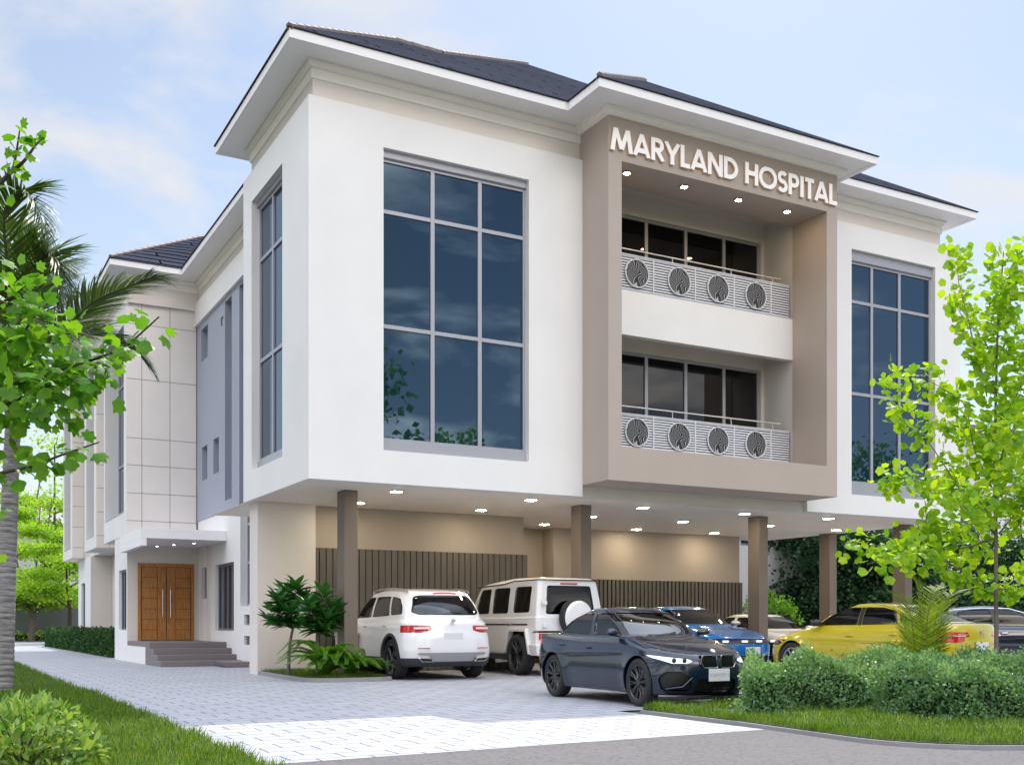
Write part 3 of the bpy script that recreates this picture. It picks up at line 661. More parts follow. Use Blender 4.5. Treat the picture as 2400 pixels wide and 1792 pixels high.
# bed beside the corner wall
BED = [(.18, 3.92), (.13, 1.1)] + rounded(.75, .95, .62, 185, 270, 8) + [(1.5, .33), (1.75, .45), (1.75, 3.92)]
slab('planter_kerb', BED, -.01, .075, KERB)
slab('planter_turf', inset(BED, .06), 0, .085, SOIL)
m = MB(); m.prism([(-.1, 0), (.42, 0), (.5, .13), (-.2, .13)], 'y', 7.95, 8.75)
tag(m.build('stone_slab', STEP, bevel=.01), 'low brown stone slab lying at the foot of the entrance steps', 'slab').location = (.62, 0, .004)
# ------------------------------------------------------------------ vegetation
def tmpl(outline, centre=None, dish=.0):
    """leaf template: outline in (x, y), axis along +y; a fan about its centre, dished"""
    o = np.array(outline, float); c = np.array(centre if centre is not None else o.mean(0))
    r = np.hypot(*(o-c).T); v = np.vstack([np.c_[o, dish*r**2], np.array([[c[0], c[1], 0]])])
    n = len(o); return v, np.array([(i, (i+1) % n, n) for i in range(n)])
T_OVAL = (np.array([(0, 0, 0), (-.17, .3, .05), (-.15, .65, .05), (0, 1, -.04), (.15, .65, .05), (.17, .3, .05), (0, .4, -.01), (0, .7, -.01)], float),
          np.array([(0, 6, 1), (1, 6, 7), (1, 7, 2), (2, 7, 3), (0, 5, 6), (5, 7, 6), (5, 4, 7), (4, 3, 7)]))
T_LONG = (T_OVAL[0]*np.array([.8, 1, 1.6]), T_OVAL[1])
T_SMALL = (np.array([(0, 0, 0), (-.3, .5, .08), (0, 1, 0), (.3, .5, .08)], float), np.array([(0, 2, 1), (0, 3, 2)]))
def lobed(nl, depth, a0=-125, a1=125, y0=.12):
    pts = [(0, y0-.02)]
    for i in range(nl*4+1):
        a = R(a0+(a1-a0)*i/(nl*4)); ph = i/4
        r = (.52-depth*(.5-.5*math.cos(2*math.pi*(ph-.5)+0)) if True else 0)*(1-.18*abs(a)/R(125))
        pts.append((-math.sin(a)*r*1.12, .42+math.cos(a)*r))
    return pts[::-1]
T_LOBE = tmpl(lobed(5, .17), (0, .34), -.35)
T_FAN = tmpl(lobed(5, .07, -115, 115), (0, .34), .45)
T_FAN2 = tmpl(lobed(4, .10, -120, 120), (0, .32), -.5)

def unit(a): return a/np.maximum(np.linalg.norm(a, axis=1, keepdims=True), 1e-9)
def leaves(name, T, pos, axis, nrm, size, mt, parent, xw=1.0):
    """many leaves as ONE mesh: position, leaf axis, leaf normal and size of each"""
    pos = np.asarray(pos, float); ax = unit(np.asarray(axis, float)); nn = np.asarray(nrm, float)
    nn = unit(nn-ax*(nn*ax).sum(1, keepdims=True)); sd = np.cross(ax, nn); M = len(pos)
    size = np.broadcast_to(np.asarray(size, float), (M,)); Ts = T if isinstance(T, list) else [T]
    vs, fs, off = [], [], 0
    for k, (tv, tf) in enumerate(Ts):
        ix = np.arange(k, M, len(Ts)); s = size[ix][:, None, None]
        v = pos[ix][:, None, :] + s*(tv[None, :, 0:1]*xw*sd[ix][:, None, :] + tv[None, :, 1:2]*ax[ix][:, None, :] + tv[None, :, 2:3]*nn[ix][:, None, :])
        f = tf[None]+(np.arange(len(ix))*len(tv))[:, None, None]+off
        vs.append(v.reshape(-1, 3)); fs.append(f.reshape(-1, tf.shape[1])); off += len(ix)*len(tv)
    v = np.concatenate(vs); f = np.concatenate(fs)
    me = bpy.data.meshes.new(name); me.vertices.add(len(v)); me.vertices.foreach_set('co', v.astype(np.float32).ravel())
    nl = f.shape[1]; me.loops.add(f.size); me.loops.foreach_set('vertex_index', f.astype(np.int32).ravel())
    me.polygons.add(len(f)); me.polygons.foreach_set('loop_start', np.arange(0, f.size, nl, dtype=np.int32))
    try: me.polygons.foreach_set('loop_total', np.full(len(f), nl, np.int32))
    except Exception: pass
    me.update(calc_edges=True); me.validate(); me.materials.append(mt)
    return link(name, me, parent)
def rnd(n): return RNG.normal(size=(n, 3))

LF_LEFT = leaf_mat('broad_leaf', (.06, .20, .012), (.17, .36, .025), .5)
LF_GINK = leaf_mat('lime_leaf', (.15, .35, .012), (.40, .58, .03), .52, tcol=(1.5, 1.35, .5))
LF_PALM = leaf_mat('palm_leaf', (.022, .06, .012), (.075, .13, .025), .3, rough=.35)
LF_PALMY = leaf_mat('yellow_palm_leaf', (.07, .17, .02), (.26, .34, .03), .42)
LF_HEDGE = leaf_mat('hedge_leaf', (.055, .175, .075), (.25, .39, .19), .4, rough=.35)
LF_BOX = leaf_mat('box_leaf', (.015, .06, .012), (.04, .11, .025), .3)
LF_SHRUB = leaf_mat('shrub_leaf', (.07, .20, .025), (.34, .46, .14), .38, rough=.35)
LF_GLOSS = leaf_mat('glossy_leaf', (.014, .085, .018), (.045, .17, .03), .25, rough=.25)
LF_FERN = leaf_mat('fern_leaf', (.06, .20, .015), (.16, .34, .035), .45)
LF_BRIGHT = leaf_mat('maple_leaf', (.16, .33, .02), (.32, .50, .035), .5)
LF_DARK = leaf_mat('dark_tree_leaf', (.012, .05, .018), (.035, .10, .03), .3)
GRASS = leaf_mat('grass_blade', (.025, .09, .006), (.17, .27, .025), .42, rough=.5)
BARK = mat('grey_bark', (.14, .115, .10), .85, noise=(9, .3, 8), bump=(40, .6, .02))
BARKD = mat('dark_bark', (.055, .042, .032), .85, noise=(9, .3, 8), bump=(40, .6, .02))

def skeleton(name, branches, mt, parent, n=7):
    m = MB()
    for pts, r0, r1 in branches:
        k = len(pts); m.tube(pts, [r0+(r1-r0)*i/(k-1) for i in range(k)], n)
    return m.build(name, mt, parent, smooth=True)
def curve(pts, n=14):
    """smooth line through the points"""
    P = np.array([tuple(p) for p in pts]); k = len(P)
    if k < 3: return [Vector(P[0]).lerp(Vector(P[-1]), i/(n-1)) for i in range(n)]
    out = []
    Q = np.vstack([2*P[0]-P[1], P, 2*P[-1]-P[-2]])
    for u in np.linspace(0, k-1-1e-6, n):
        i = int(u); t = u-i; a, b, c, d = Q[i], Q[i+1], Q[i+2], Q[i+3]
        out.append(Vector(.5*((2*b)+(-a+c)*t+(2*a-5*b+4*c-d)*t*t+(-a+3*b-3*c+d)*t**3)))
    return out

# --- broad-leaved tree at the lawn's edge, trunk outside the frame
def placed(px, py, w): return at(px, py, w)
tr = tag(empty('broadleaf_tree', placed(-190, 1700, 9.6).to_3d()*1), 'leafy tree with large lobed bright green leaves in front of the palm trunk', 'tree')
tr.location.z = 0
base = tr.location.copy()
def L_(p): return Vector(p)-base
tk = [(-190, 1735, 9.6), (-180, 1300, 9.6), (-165, 900, 9.6), (-150, 600, 9.7), (-120, 330, 9.8)]
brs = [([placed(*p) for p in tk], .11, .035)]
bl = [[(-170, 1000, 9.6), (-60, 920, 9.5), (40, 800, 9.4), (94, 719, 9.3)], [(-165, 960, 9.6), (0, 910, 9.5), (155, 862, 9.4), (283, 817, 9.3), (373, 742, 9.2)],
      [(-165, 1000, 9.6), (-20, 960, 9.6), (90, 915, 9.5), (170, 880, 9.4)], [(-175, 1180, 9.6), (-40, 1120, 9.5), (73, 1092, 9.4), (149, 1064, 9.3), (232, 1036, 9.2)],
      [(-150, 600, 9.7), (-60, 500, 9.6), (0, 429, 9.5), (29, 398, 9.5), (40, 347, 9.4), (46, 306, 9.4)], [(0, 429, 9.5), (30, 400, 9.5), (56, 378, 9.4), (85, 338, 9.4), (102, 322, 9.4)],
      [(-160, 800, 9.6), (-60, 740, 9.4), (20, 700, 9.3), (60, 670, 9.2)], [(-160, 820, 9.7), (-30, 860, 9.8), (60, 860, 9.8), (140, 790, 9.7)], [(-178, 1250, 9.6), (-80, 1210, 9.4), (0, 1180, 9.2)], [(-178, 1330, 9.6), (-80, 1300, 9.4), (-10, 1270, 9.3)]]
for b in bl: brs.append((curve([placed(*p) for p in b], 12), .022, .006))
skeleton('trunk', [([L_(q) for q in p], a, c) for p, a, c in brs], BARKD, tr)
P, A, S = [], [], []
def along(line, n, spread, s0, s1, t0=.35):
    pts = curve(line, 40)
    for i in range(n):
        t = t0+(1-t0)*RNG.random(); k = int(t*39); p = np.array(pts[k]); dd = np.array(pts[min(k+1, 39)])-np.array(pts[max(k-1, 0)]); dd /= np.linalg.norm(dd)+1e-9
        o = RNG.normal(size=3); P.append(p+o*spread); A.append(dd*.5+o*.7+np.array([0, 0, -.45])); S.append(s0+(s1-s0)*RNG.random())
for b, n, sp in zip(bl, (56, 54, 64, 44, 22, 14, 44, 50, 10, 5), (.11, .06, .13, .05, .035, .02, .10, .15, .06, .05)):
    along([placed(*p) for p in b], n, sp, .12, .25 if n > 25 else .17)
for px, py, n, sp in ((60, 770, 50, .17), (150, 830, 44, .14), (100, 890, 66, .17), (40, 880, 60, .18), (110, 950, 34, .11), (10, 960, 26, .12), (205, 850, 26, .09), (-20, 1080, 6, .07), (-10, 640, 8, .1)):
    c = np.array(placed(px, py, 9.5+RNG.normal()*.1)); o = RNG.normal(size=(n, 3))
    for q in o: P.append(c+q*sp*np.array([1.2, 1.2, .9])); A.append(q*.8+np.array([.3, 0, -.5])); S.append(.13+.13*RNG.random())
P = np.array(P)-np.array(base); A = np.array(A); nr = rnd(len(P))*.6+np.array([0, -.35, .9])
leaves('crown', [T_LOBE, T_FAN2], P, A, nr, np.array(S)*.74, LF_LEFT, tr)

# --- palm
pb = Vector(at(8, 1624, 16.5)); pb.z = 0
palm = tag(empty('palm_tree', pb), 'tall palm with a grey ringed trunk and drooping fronds at the left edge', 'palm tree')
def palm_mat():
    m = bpy.data.materials.new('ringed_palm_trunk'); m.use_nodes = True; nt = m.node_tree; N = nt.nodes; b = N['Principled BSDF']
    tc = N.new('ShaderNodeTexCoord'); sp = N.new('ShaderNodeSeparateXYZ'); nt.links.new(tc.outputs['Object'], sp.inputs[0])
    n = N.new('ShaderNodeTexNoise'); n.inputs['Scale'].default_value = 5; n.inputs['Detail'].default_value = 8; mp = N.new('ShaderNodeMapping'); mp.inputs['Scale'].default_value = (1, 1, 6); nt.links.new(tc.outputs['Object'], mp.inputs[0]); nt.links.new(mp.outputs[0], n.inputs['Vector'])
    cr = N.new('ShaderNodeValToRGB'); cr.color_ramp.elements[0].color = rgb(.12, .115, .115); cr.color_ramp.elements[1].color = rgb(.30, .285, .285); cr.color_ramp.elements[0].position = .3; cr.color_ramp.elements[1].position = .7
    nt.links.new(n.outputs['Fac'], cr.inputs[0]); nt.links.new(cr.outputs[0], b.inputs['Base Color']); b.inputs['Roughness'].default_value = .85
    return m
PT = palm_mat(); CSH = mat('green_crownshaft', (.045, .075, .03), .35, noise=(3, .3, 5))
m = MB(); pts = []; rad = []; ztop = 4.0
nseg = 46
for i in range(nseg):
    z0 = i*ztop/nseg; t = i/nseg; x = .13*t**1.2
    r = .145-.035*t
    for dz, k in ((0, .95), (.012, 1.02), (.04, 1.035), (.065, 1.01), (.082, .955)):
        pts.append((x, 0, z0+dz)); rad.append(r*k*(1+.012*math.sin(i*2.3)))
m.tube(pts, rad, 22); m.build('trunk', PT, palm, smooth=True)
m = MB(); m.tube([(.13, 0, 3.99), (.14, 0, 4.2), (.15, 0, 4.7), (.16, 0, 5.2), (.17, 0, 5.5)], [.108, .128, .115, .085, .05], 20); m.build('crownshaft', CSH, palm, smooth=True)
def frond(line, ll, parent_pos, n=46, dens=1.0, fan=0.):
    """leaflets on both sides of a curved midrib; returns arrays"""
    pts = [np.array(p) for p in curve(line, n+1)]; P, A, NN, S = [], [], [], []
    for i in range(4, n+1):
        t = i/n; p = pts[i]; d = pts[min(i+1, n)]-pts[i-1]; d /= np.linalg.norm(d)+1e-9
        sd = np.cross(d, [0, 0, 1]); sd /= np.linalg.norm(sd)+1e-6; up = np.cross(sd, d)
        s = ll*math.sin(math.pi*min(1, .12+t*.88))**.6*(1-.45*t)
        for q in (-1, 1):
            for r_ in range(2 if dens > 1 else 1):
                a = sd*q*(.85-.45*t+fan)+d*(.55+.6*t-fan)+up*(.38-.2*t)+RNG.normal(size=3)*.07
                P.append(p+d*(r_*.5)*np.linalg.norm(pts[1]-pts[0])); A.append(a/np.linalg.norm(a)); NN.append(up+RNG.normal(size=3)*.15); S.append(max(.06, s)*(.9+.2*RNG.random()))
    return np.array(P), np.array(A), np.array(NN), np.array(S)
def blade_t(k=5, w=.05, droop=.35):
    v = []; f = []
    for i in range(k+1):
        t = i/k; ww = w*(1-t)**.6*(.5+min(1, t*4)*.5); v += [(-ww/2, t*(1-.06*t), -droop*t*t), (ww/2, t*(1-.06*t), -droop*t*t)]
    for i in range(k): f += [(2*i, 2*i+1, 2*i+3), (2*i, 2*i+3, 2*i+2)]
    return np.array(v, float), np.array(f)
T_LEAFLET = blade_t(5, .055, .30); T_LEAFLET2 = blade_t(4, .09, .12)
crown = Vector((pb.x+.16, pb.y, 5.25))
W0 = 16.4
lines = [[(45, 840, 16.4), (110, 800, 16.2), (169, 755, 16.0), (225, 706, 15.8), (302, 672, 15.6), (358, 652, 15.5), (400, 665, 15.4)],
         [(45, 850, 16.4), (110, 812, 16.6), (169, 791, 16.8), (225, 784, 16.9), (286, 803, 17), (335, 840, 17.1), (372, 890, 17.2)],
         [(40, 830, 16.4), (20, 640, 15.8), (10, 500, 15.3), (50, 450, 15), (95, 500, 14.8), (118, 590, 14.7)],
         [(42, 830, 16.4), (70, 700, 16.8), (60, 560, 17), (20, 520, 17.2), (-60, 560, 17.4)],
         [(40, 840, 16.4), (-10, 720, 16), (-60, 640, 15.6), (-120, 640, 15.2), (-180, 720, 15)],
         [(40, 840, 16.4), (90, 720, 17.2), (130, 640, 17.8), (150, 620, 18.3), (170, 650, 18.8)],
         [(38, 850, 16.4), (0, 800, 17), (-50, 790, 17.6), (-110, 850, 18)],
         [(40, 850, 16.4), (80, 790, 15.6), (120, 770, 14.9), (150, 800, 14.3), (165, 870, 13.9)],
         [(40, 850, 16.4), (10, 770, 15.6), (-20, 740, 14.9), (-40, 780, 14.3), (-50, 860, 13.9)],
         [(40, 845, 16.4), (75, 660, 16.2), (110, 600, 16), (140, 640, 15.9), (150, 720, 15.8)]]
m = MB(); AP = [[], [], [], []]
for ln in lines:
    wl = [at(*p)-pb for p in ln]; m.tube(curve(wl, 18), [.028-.022*i/17 for i in range(18)], 6)
    for a, b in zip(AP, frond(wl, .95, pb, n=62, dens=2)): a.append(b)
m.build('frond_stem', mat('palm_midrib', (.06, .075, .02), .5), palm, smooth=True)
leaves('fronds', T_LEAFLET, *[np.concatenate(a) for a in AP], LF_PALM, palm)

# --- young lime-green tree on the island
gb = Vector(at(2334, 1636, 15.35)); gb.z = .09
gk = tag(empty('young_tree', gb), 'slender young tree with bright lime scalloped leaves growing out of the island hedge', 'tree')
def G(px, py, dw=0): return at(px, py, 15.35+dw)-gb
gtr = [G(2334, 1640), G(2335, 1500), G(2334, 1380), G(2334, 1250), G(2332, 1100), G(2334, 930), G(2338, 780), G(2345, 690), G(2352, 590)]
gtr[0].z = -.08
gbl = [[(2328, 1390, 0), (2295, 1362, -.1), (2197, 1305, -.3), (2131, 1294, -.5), (2034, 1321, -.6)], [(2333, 1260, 0), (2250, 1285, .2), (2160, 1280, .4), (2080, 1280, .5), (1980, 1270, .6)],
       [(2200, 1290, .3), (2174, 1250, .3), (2168, 1173, .3), (2150, 1095, .3)], [(2331, 1251, 0), (2293, 1201, -.1), (2247, 1143, -.2), (2220, 1100, -.3), (2174, 1034, -.4), (2110, 960, -.5), (2088, 862, -.5)],
       [(2324, 1141, 0), (2305, 1100, .1), (2281, 1046, .2), (2261, 949, .3), (2200, 905, .4), (2125, 862, .5)], [(2334, 927, 0), (2310, 895, -.2), (2290, 840, -.3), (2270, 750, -.3), (2245, 650, -.3), (2250, 572, -.3)],
       [(2344, 1247, 0), (2380, 1201, -.2), (2420, 1150, -.3), (2470, 1060, -.4)], [(2340, 1110, 0), (2370, 1030, .2), (2390, 960, .3), (2430, 860, .4)], [(2338, 780, 0), (2365, 720, .1), (2380, 640, .1), (2385, 575, .1)],
       [(2342, 1380, 0), (2370, 1375, .2), (2420, 1340, .3), (2480, 1290, .3)], [(2334, 1180, 0), (2260, 1180, .5), (2190, 1130, .8), (2100, 1120, .9), (2080, 1135, 1)], [(2334, 1000, 0), (2380, 930, -.4), (2410, 850, -.6), (2420, 760, -.6)],
       [(2336, 850, 0), (2300, 790, .3), (2255, 740, .4), (2235, 700, .4)], [(2334, 1060, 0), (2290, 1010, .6), (2240, 1000, .9), (2200, 985, 1)], [(2334, 1120, 0), (2350, 1060, -.6), (2370, 1010, -1), (2390, 980, -1.3)], [(2334, 1200, 0), (2380, 1120, .6), (2400, 1050, .9)],
       [(2334, 1300, 0), (2290, 1260, .8), (2240, 1220, 1.1), (2200, 1230, 1.3)], [(2334, 1230, 0), (2300, 1180, -.8), (2260, 1150, -1.3), (2220, 1160, -1.6)]]
skeleton('trunk', [(curve(gtr, 24), .036, .008)]+[(curve([G(*p) for p in b], 14), .013, .003) for b in gbl], mat('young_bark', (.16, .13, .115), .8, noise=(60, .35, 4)), gk)
P, A, S = [], [], []
for b, n, sp in zip(gbl, (150, 150, 60, 190, 150, 130, 110, 130, 90, 80, 110, 120, 70, 90, 70, 70, 70, 70), [.085, .085, .055, .085, .085, .06, .09, .1, .07, .09, .10, .1, .06, .1, .1, .1, .1, .1]):
    along([G(*p) for p in b], int(n*1.45), sp, .09, .19, .12)
along(gtr[3:], 480, .14, .10, .19, .1)
P = np.array(P); A = np.array(A)
leaves('crown', [T_FAN, T_FAN2], P, A, rnd(len(P))*.55+np.array([-.25, -.5, .65]), np.array(S)*.88, LF_GINK, gk)

# --- hedges
def hedge(name, label, x0, x1, y0, y1, h, n, size, mt, lump=.08, seed=1, z0=.05, kind='hedge', fuzz=.05, shear=0.):
    r = np.random.default_rng(seed); o = tag(empty(name, ((x0+x1)/2, (y0+y1)/2, z0)), label, kind); hx, hy = (x1-x0)/2, (y1-y0)/2
    ph = r.random(12)*6.28
    def lumps(x, y): return lump*(np.sin(x*3.1+ph[0])*np.cos(y*2.7+ph[1])+.7*np.sin(x*6.3+ph[2]+y*2)+.5*np.sin(y*7.1+ph[3]+x*3))
    # points through a shell of the hedge: sides, top and some depth
    ar = np.array([2*hx*h, 2*hx*h, 2*hy*h, 2*hy*h, 4*hx*hy]); k = r.choice(5, n, p=ar/ar.sum()); u, v = r.random(n)*2-1, r.random(n)
    x = np.where(k == 0, u*hx, np.where(k == 1, u*hx, np.where(k == 2, -hx, np.where(k == 3, hx, u*hx))))
    y = np.where(k == 0, -hy, np.where(k == 1, hy, np.where(k < 4, u*hy, (v*2-1)*hy)))
    hh = h+lumps(x+ph[5], y); z = np.where(k == 4, hh, v*hh)
    nx = np.where(k == 2, -1, np.where(k == 3, 1, 0)); ny = np.where(k == 0, -1, np.where(k == 1, 1, 0)); nz = np.where(k == 4, 1., .25)
    bul = 1+lumps(z*2+x, y+x)*1.0
    nn = np.c_[nx, ny, nz]; p = np.c_[x, y, z]+nn*(lumps(x*1.3+z, z*1.7+y)[:, None]*.9+r.normal(size=(n, 1))*fuzz-.03)
    # round the upper edges and tuck the foot in
    e = np.clip((p[:, 2]/h-.7)/.3, 0, 1)**2; p[:, 0] -= np.sign(p[:, 0])*e*np.where(np.abs(nx) > 0, .10, 0); p[:, 1] -= np.sign(p[:, 1])*e*np.where(np.abs(ny) > 0, .10, 0)
    p[:, 2] = np.maximum(p[:, 2], .015); p[:, 0] += shear*(p[:, 1]+hy)
    leaves('foliage', T_SMALL, p, nn*.7+r.normal(size=(n, 3))*.75+np.array([0, 0, .35]), r.normal(size=(n, 3))*.7+nn, size*(.7+.6*r.random(n)), mt, o, xw=1.1)
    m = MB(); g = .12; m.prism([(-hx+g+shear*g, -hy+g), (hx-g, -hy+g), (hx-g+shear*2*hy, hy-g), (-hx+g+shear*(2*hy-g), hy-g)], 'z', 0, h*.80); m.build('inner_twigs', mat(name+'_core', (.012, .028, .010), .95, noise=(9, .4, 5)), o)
    return o
hedge('clipped_hedge', 'long blue-green hedge along the island in front of the yellow car', 1.86, 8.6, -9.25, -8.35, .52, 40000, .042, LF_HEDGE, .07, 3, shear=1.0)
hedge('rounded_shrub', 'wide rounded shrub on the near side of the island hedge, left of the young tree', 3.3, 5.0, -11.1, -9.75, .50, 17000, .042, LF_HEDGE, .085, 5, kind='shrub')
hedge('rounded_shrub', 'rounded blue-green shrub at the right edge of the photo, beside the young tree', 6.0, 8.6, -11.2, -9.6, .66, 15000, .046, LF_HEDGE, .09, 8, kind='shrub')
hedge('clipped_hedge', 'dark green box hedge along the hospital side wall beyond the entrance steps', -.72, -.40, 17.3, 37.5, .82, 26000, .085, LF_BOX, .05, 11, z0=.0, fuzz=.04)
hedge('low_hedge', 'low yellow-green hedge at the foot of the grey rear wall', -30, 6, 56.7, 57.6, .45, 9000, .16, LF_SHRUB, .07, 13, z0=0)
# soft light-green shrub in the near left corner
sb = Vector(at(50, 1800, 7.7)); sb.z = .03
sh = tag(empty('leafy_shrub', sb), 'light green shrub with pointed leaves in the near corner of the lawn', 'shrub')
n = 1500; d = unit(rnd(n)); d[:, 2] = np.abs(d[:, 2]); rr = (.35+.65*RNG.random(n)**.4)[:, None]; p = d*rr*np.array([.56, .56, .50])
leaves('foliage', [T_OVAL, T_LONG], p, d*.8+rnd(n)*.55+np.array([0, 0, .35]), rnd(n)*.6+d*.6+np.array([0, 0, .4]), .055+.05*RNG.random(n), LF_SHRUB, sh, xw=1.35)
m = MB()
for i in range(26):
    q = unit(rnd(1))[0]; q[2] = abs(q[2]); m.tube([(0, 0, 0), tuple(q*.25), tuple(q*np.array([.5, .5, .45]))], [.008, .005, .003], 5)
m.build('stems', BARKD, sh)

# --- planting bed beside the corner wall
def fern(x, y, n, L, label):
    o = tag(empty('fern', (x, y, .08)), label, 'fern', 'ferns in the planting bed'); AP = [[], [], [], []]; m = MB()
    for i in range(n):
        a = 2*math.pi*(i+RNG.random()*.6)/n; l = L*(.75+.4*RNG.random()); up = .30+.65*RNG.random()
        c = Vector((math.cos(a), math.sin(a), 0)); ln = [Vector((0, 0, 0)), c*l*.3+Vector((0, 0, l*.42*up*1.5)), c*l*.68+Vector((0, 0, l*.55*up*1.4)), c*l+Vector((0, 0, l*.34*up*1.5))]
        m.tube(curve(ln, 10), [.006-.004*j/9 for j in range(10)], 5)
        for q, b in zip(AP, frond(ln, .17, None, n=64, fan=.25)): q.append(b)
    m.build('frond_stem', mat('fern_stem', (.08, .12, .02), .6), o)
    leaves('fronds', T_SMALL, *[np.concatenate(a) for a in AP], LF_FERN, o, xw=.5)
fern(.66, 1.05, 26, .80, 'spreading green fern below the left glossy plant, beside the corner wall')
fern(1.12, .95, 24, .72, 'spreading green fern at the foot of the first carport column')
def glossy(px, py, w, lobes, label, foot):
    fb = Vector(at(*foot)); fb.z = .08; o = tag(empty('glossy_plant', fb), label, 'plant', 'glossy plants in the planting bed'); m = MB(); P, A, S = [], [], []
    hub = at(px, py, w)-fb; m.tube(curve([Vector((0, 0, -.02)), hub*.5+Vector((-.03, 0, .05)), hub], 10), [.036-.014*i/9 for i in range(10)], 7)
    for lx, ly, dw in lobes:
        q = at(lx, ly, w+dw)-fb; m.tube(curve([hub, hub.lerp(q, .5)+Vector((0, 0, -.03)), q], 8), [.013, .012, .011, .01, .009, .008, .007, .006], 6)
        k = 26
        for i in range(k):
            a = i*2.4; el = -.5+1.3*i/k; P.append(np.array(q)-np.array((q-hub).normalized())*(1-i/k)*.22)
            A.append((math.cos(a)*math.cos(el), math.sin(a)*math.cos(el), math.sin(el)+.1)); S.append(.27+.12*RNG.random())
    m.build('stems', BARK, o, smooth=True)
    leaves('foliage', T_OVAL, P, A, np.array([(0, 0, 1.)]*len(P))+rnd(len(P))*.3, S, LF_GLOSS, o, xw=1.0)
glossy(690, 1455, 20.9, [(695, 1372, 0), (650, 1400, -.2), (645, 1432, .1), (715, 1400, .3), (680, 1430, -.3), (668, 1385, .25), (630, 1455, -.1), (700, 1470, .15), (655, 1470, .2)], 'dark glossy-leaved plant on the left, against the corner wall', (676, 1580, 20.9))
glossy(745, 1478, 20.6, [(760, 1390, 0), (725, 1415, -.2), (785, 1425, .1), (770, 1445, -.2), (740, 1440, .3), (798, 1452, .2), (715, 1465, 0), (765, 1478, -.15)], 'dark glossy-leaved plant leaning on the first carport column', (748, 1580, 20.6))
m = MB(); m.lathe([(.0005, 0), (.20, 0), (.225, .05), (.25, .80), (.27, .82), (.27, .88), (.235, .88), (.22, .80), (.0005, .79)], 32, 'z')
tag(m.build('plant_pot', mat('beige_ceramic', (.46, .38, .32), .45), smooth=True), 'beige round planter standing behind the glossy plants', 'plant pot').location = (1.72, 2.75, 0)

# --- small feather palm behind the island hedge
ab = Vector(at(2165, 1620, 16.6)); ab.z = .09
ar_ = tag(empty('small_palm', ab), 'small yellow-green feather palm between the hedge and the yellow car', 'palm'); AP = [[], [], [], []]; m = MB()
for i, (px, py, dw) in enumerate(((2080, 1400, .2), (2150, 1338, 0), (2215, 1390, -.3), (2245, 1360, .5), (2070, 1500, -.4), (2110, 1370, -.5), (2195, 1350, .6), (2240, 1480, -.2), (2180, 1400, -.7), (2135, 1420, .7), (2100, 1450, .5), (2215, 1440, .3))):
    q = at(px, py, 16.6+dw)-ab; q = Vector((q.x*1.55, q.y*1.55, q.z*.95)); k = Vector((q.x*.45, q.y*.45, q.z*.80)); ln = [Vector((0, 0, 0)), k*.55, k+Vector((0, 0, .10)), q]
    m.tube(curve(ln, 12), [.014-.011*j/11 for j in range(12)], 5)
    for a_, b in zip(AP, frond(ln, .42, None, n=60, fan=.28)): a_.append(b)
m.build('frond_stem', mat('palm_stalk', (.20, .22, .03), .5), ar_)
leaves('fronds', T_LEAFLET2, *[np.concatenate(a_) for a_ in AP], LF_PALMY, ar_, xw=.8)

# --- background trees
def tree_parts(h, cr, ch, n, size, mt, bark, seed, T=T_SMALL, forks=1, r0=.16, layers=0, clear=.45):
    """returns (trunk object, crown object) of a tree standing at its own origin"""
    r = np.random.default_rng(seed); br = []; tips = []
    for fk in range(forks):
        a = 2*math.pi*fk/forks+r.random(); sp = (.32 if forks > 1 else .05)*cr
        top = Vector((math.cos(a)*sp*1.6, math.sin(a)*sp*1.6, h*.92)); mid = Vector((math.cos(a)*sp*.5, math.sin(a)*sp*.5, h*clear))
        main = curve([Vector((0, 0, -.05)), Vector((r.normal()*.05, r.normal()*.05, h*clear*.55)), mid, top], 12); br.append((main, r0, r0*.2))
        for i in range(9):
            t = .42+.55*i/9; p = main[int(t*11)]; b = 2.4*i+r.random(); l = cr*(1.05-.55*t)*(.7+.5*r.random())
            q = p+Vector((math.cos(b)*l, math.sin(b)*l, l*(.12+.35*r.random()))); ln = curve([p, p.lerp(q, .5)+Vector((0, 0, l*.10)), q], 8); br.append((ln, r0*.32, r0*.06))
            tips += [ln[3], ln[5], ln[7]]
            for k in range(3):
                c = b+r.normal()*.9; s = ln[3+k]; e = s+Vector((math.cos(c), math.sin(c), .25))*l*.5; tips.append(e); br.append(([s, e], r0*.1, r0*.03))
        tips.append(top)
    tips = np.array([tuple(t) for t in tips]); k = r.integers(len(tips), size=n)
    flat = np.array([1, 1, .28]) if layers else np.array([1, 1, .75])
    cl = .30*cr*(.6+.8*r.random(len(tips))); p = tips[k]+r.normal(size=(n, 3))*cl[k][:, None]*.62*flat
    p[:, 2] = np.maximum(p[:, 2], h*clear*.55)
    tk = skeleton('trunk', br, bark, None, 6)
    cw = leaves('crown', T, p, r.normal(size=(n, 3))+np.array([0, 0, -.2]), r.normal(size=(n, 3))*(.35 if layers else .8)+np.array([0, 0, .8]), size*(.6+.8*r.random(n)), mt, None, xw=1.3)
    return tk, cw
def plant_tree(x, y, parts, label, rz=0., s=1., name='tree', group=None, first=[0]):
    o = tag(empty(name, (x, y, 0), rz), label, 'tree', group); o.scale = (s, s, s)
    for q in parts:
        if q.parent is None: q.parent = o
        else: c = q.copy(); COL.objects.link(c); c.parent = o
    return o
brt = tree_parts(8.2, 2.9, 3, 11000, .17, LF_BRIGHT, BARK, 21, forks=3, r0=.15, layers=1, clear=.30)
brt2 = tree_parts(11.5, 3.6, 3, 13000, .20, LF_BRIGHT, BARKD, 22, r0=.17, layers=1, clear=.36)
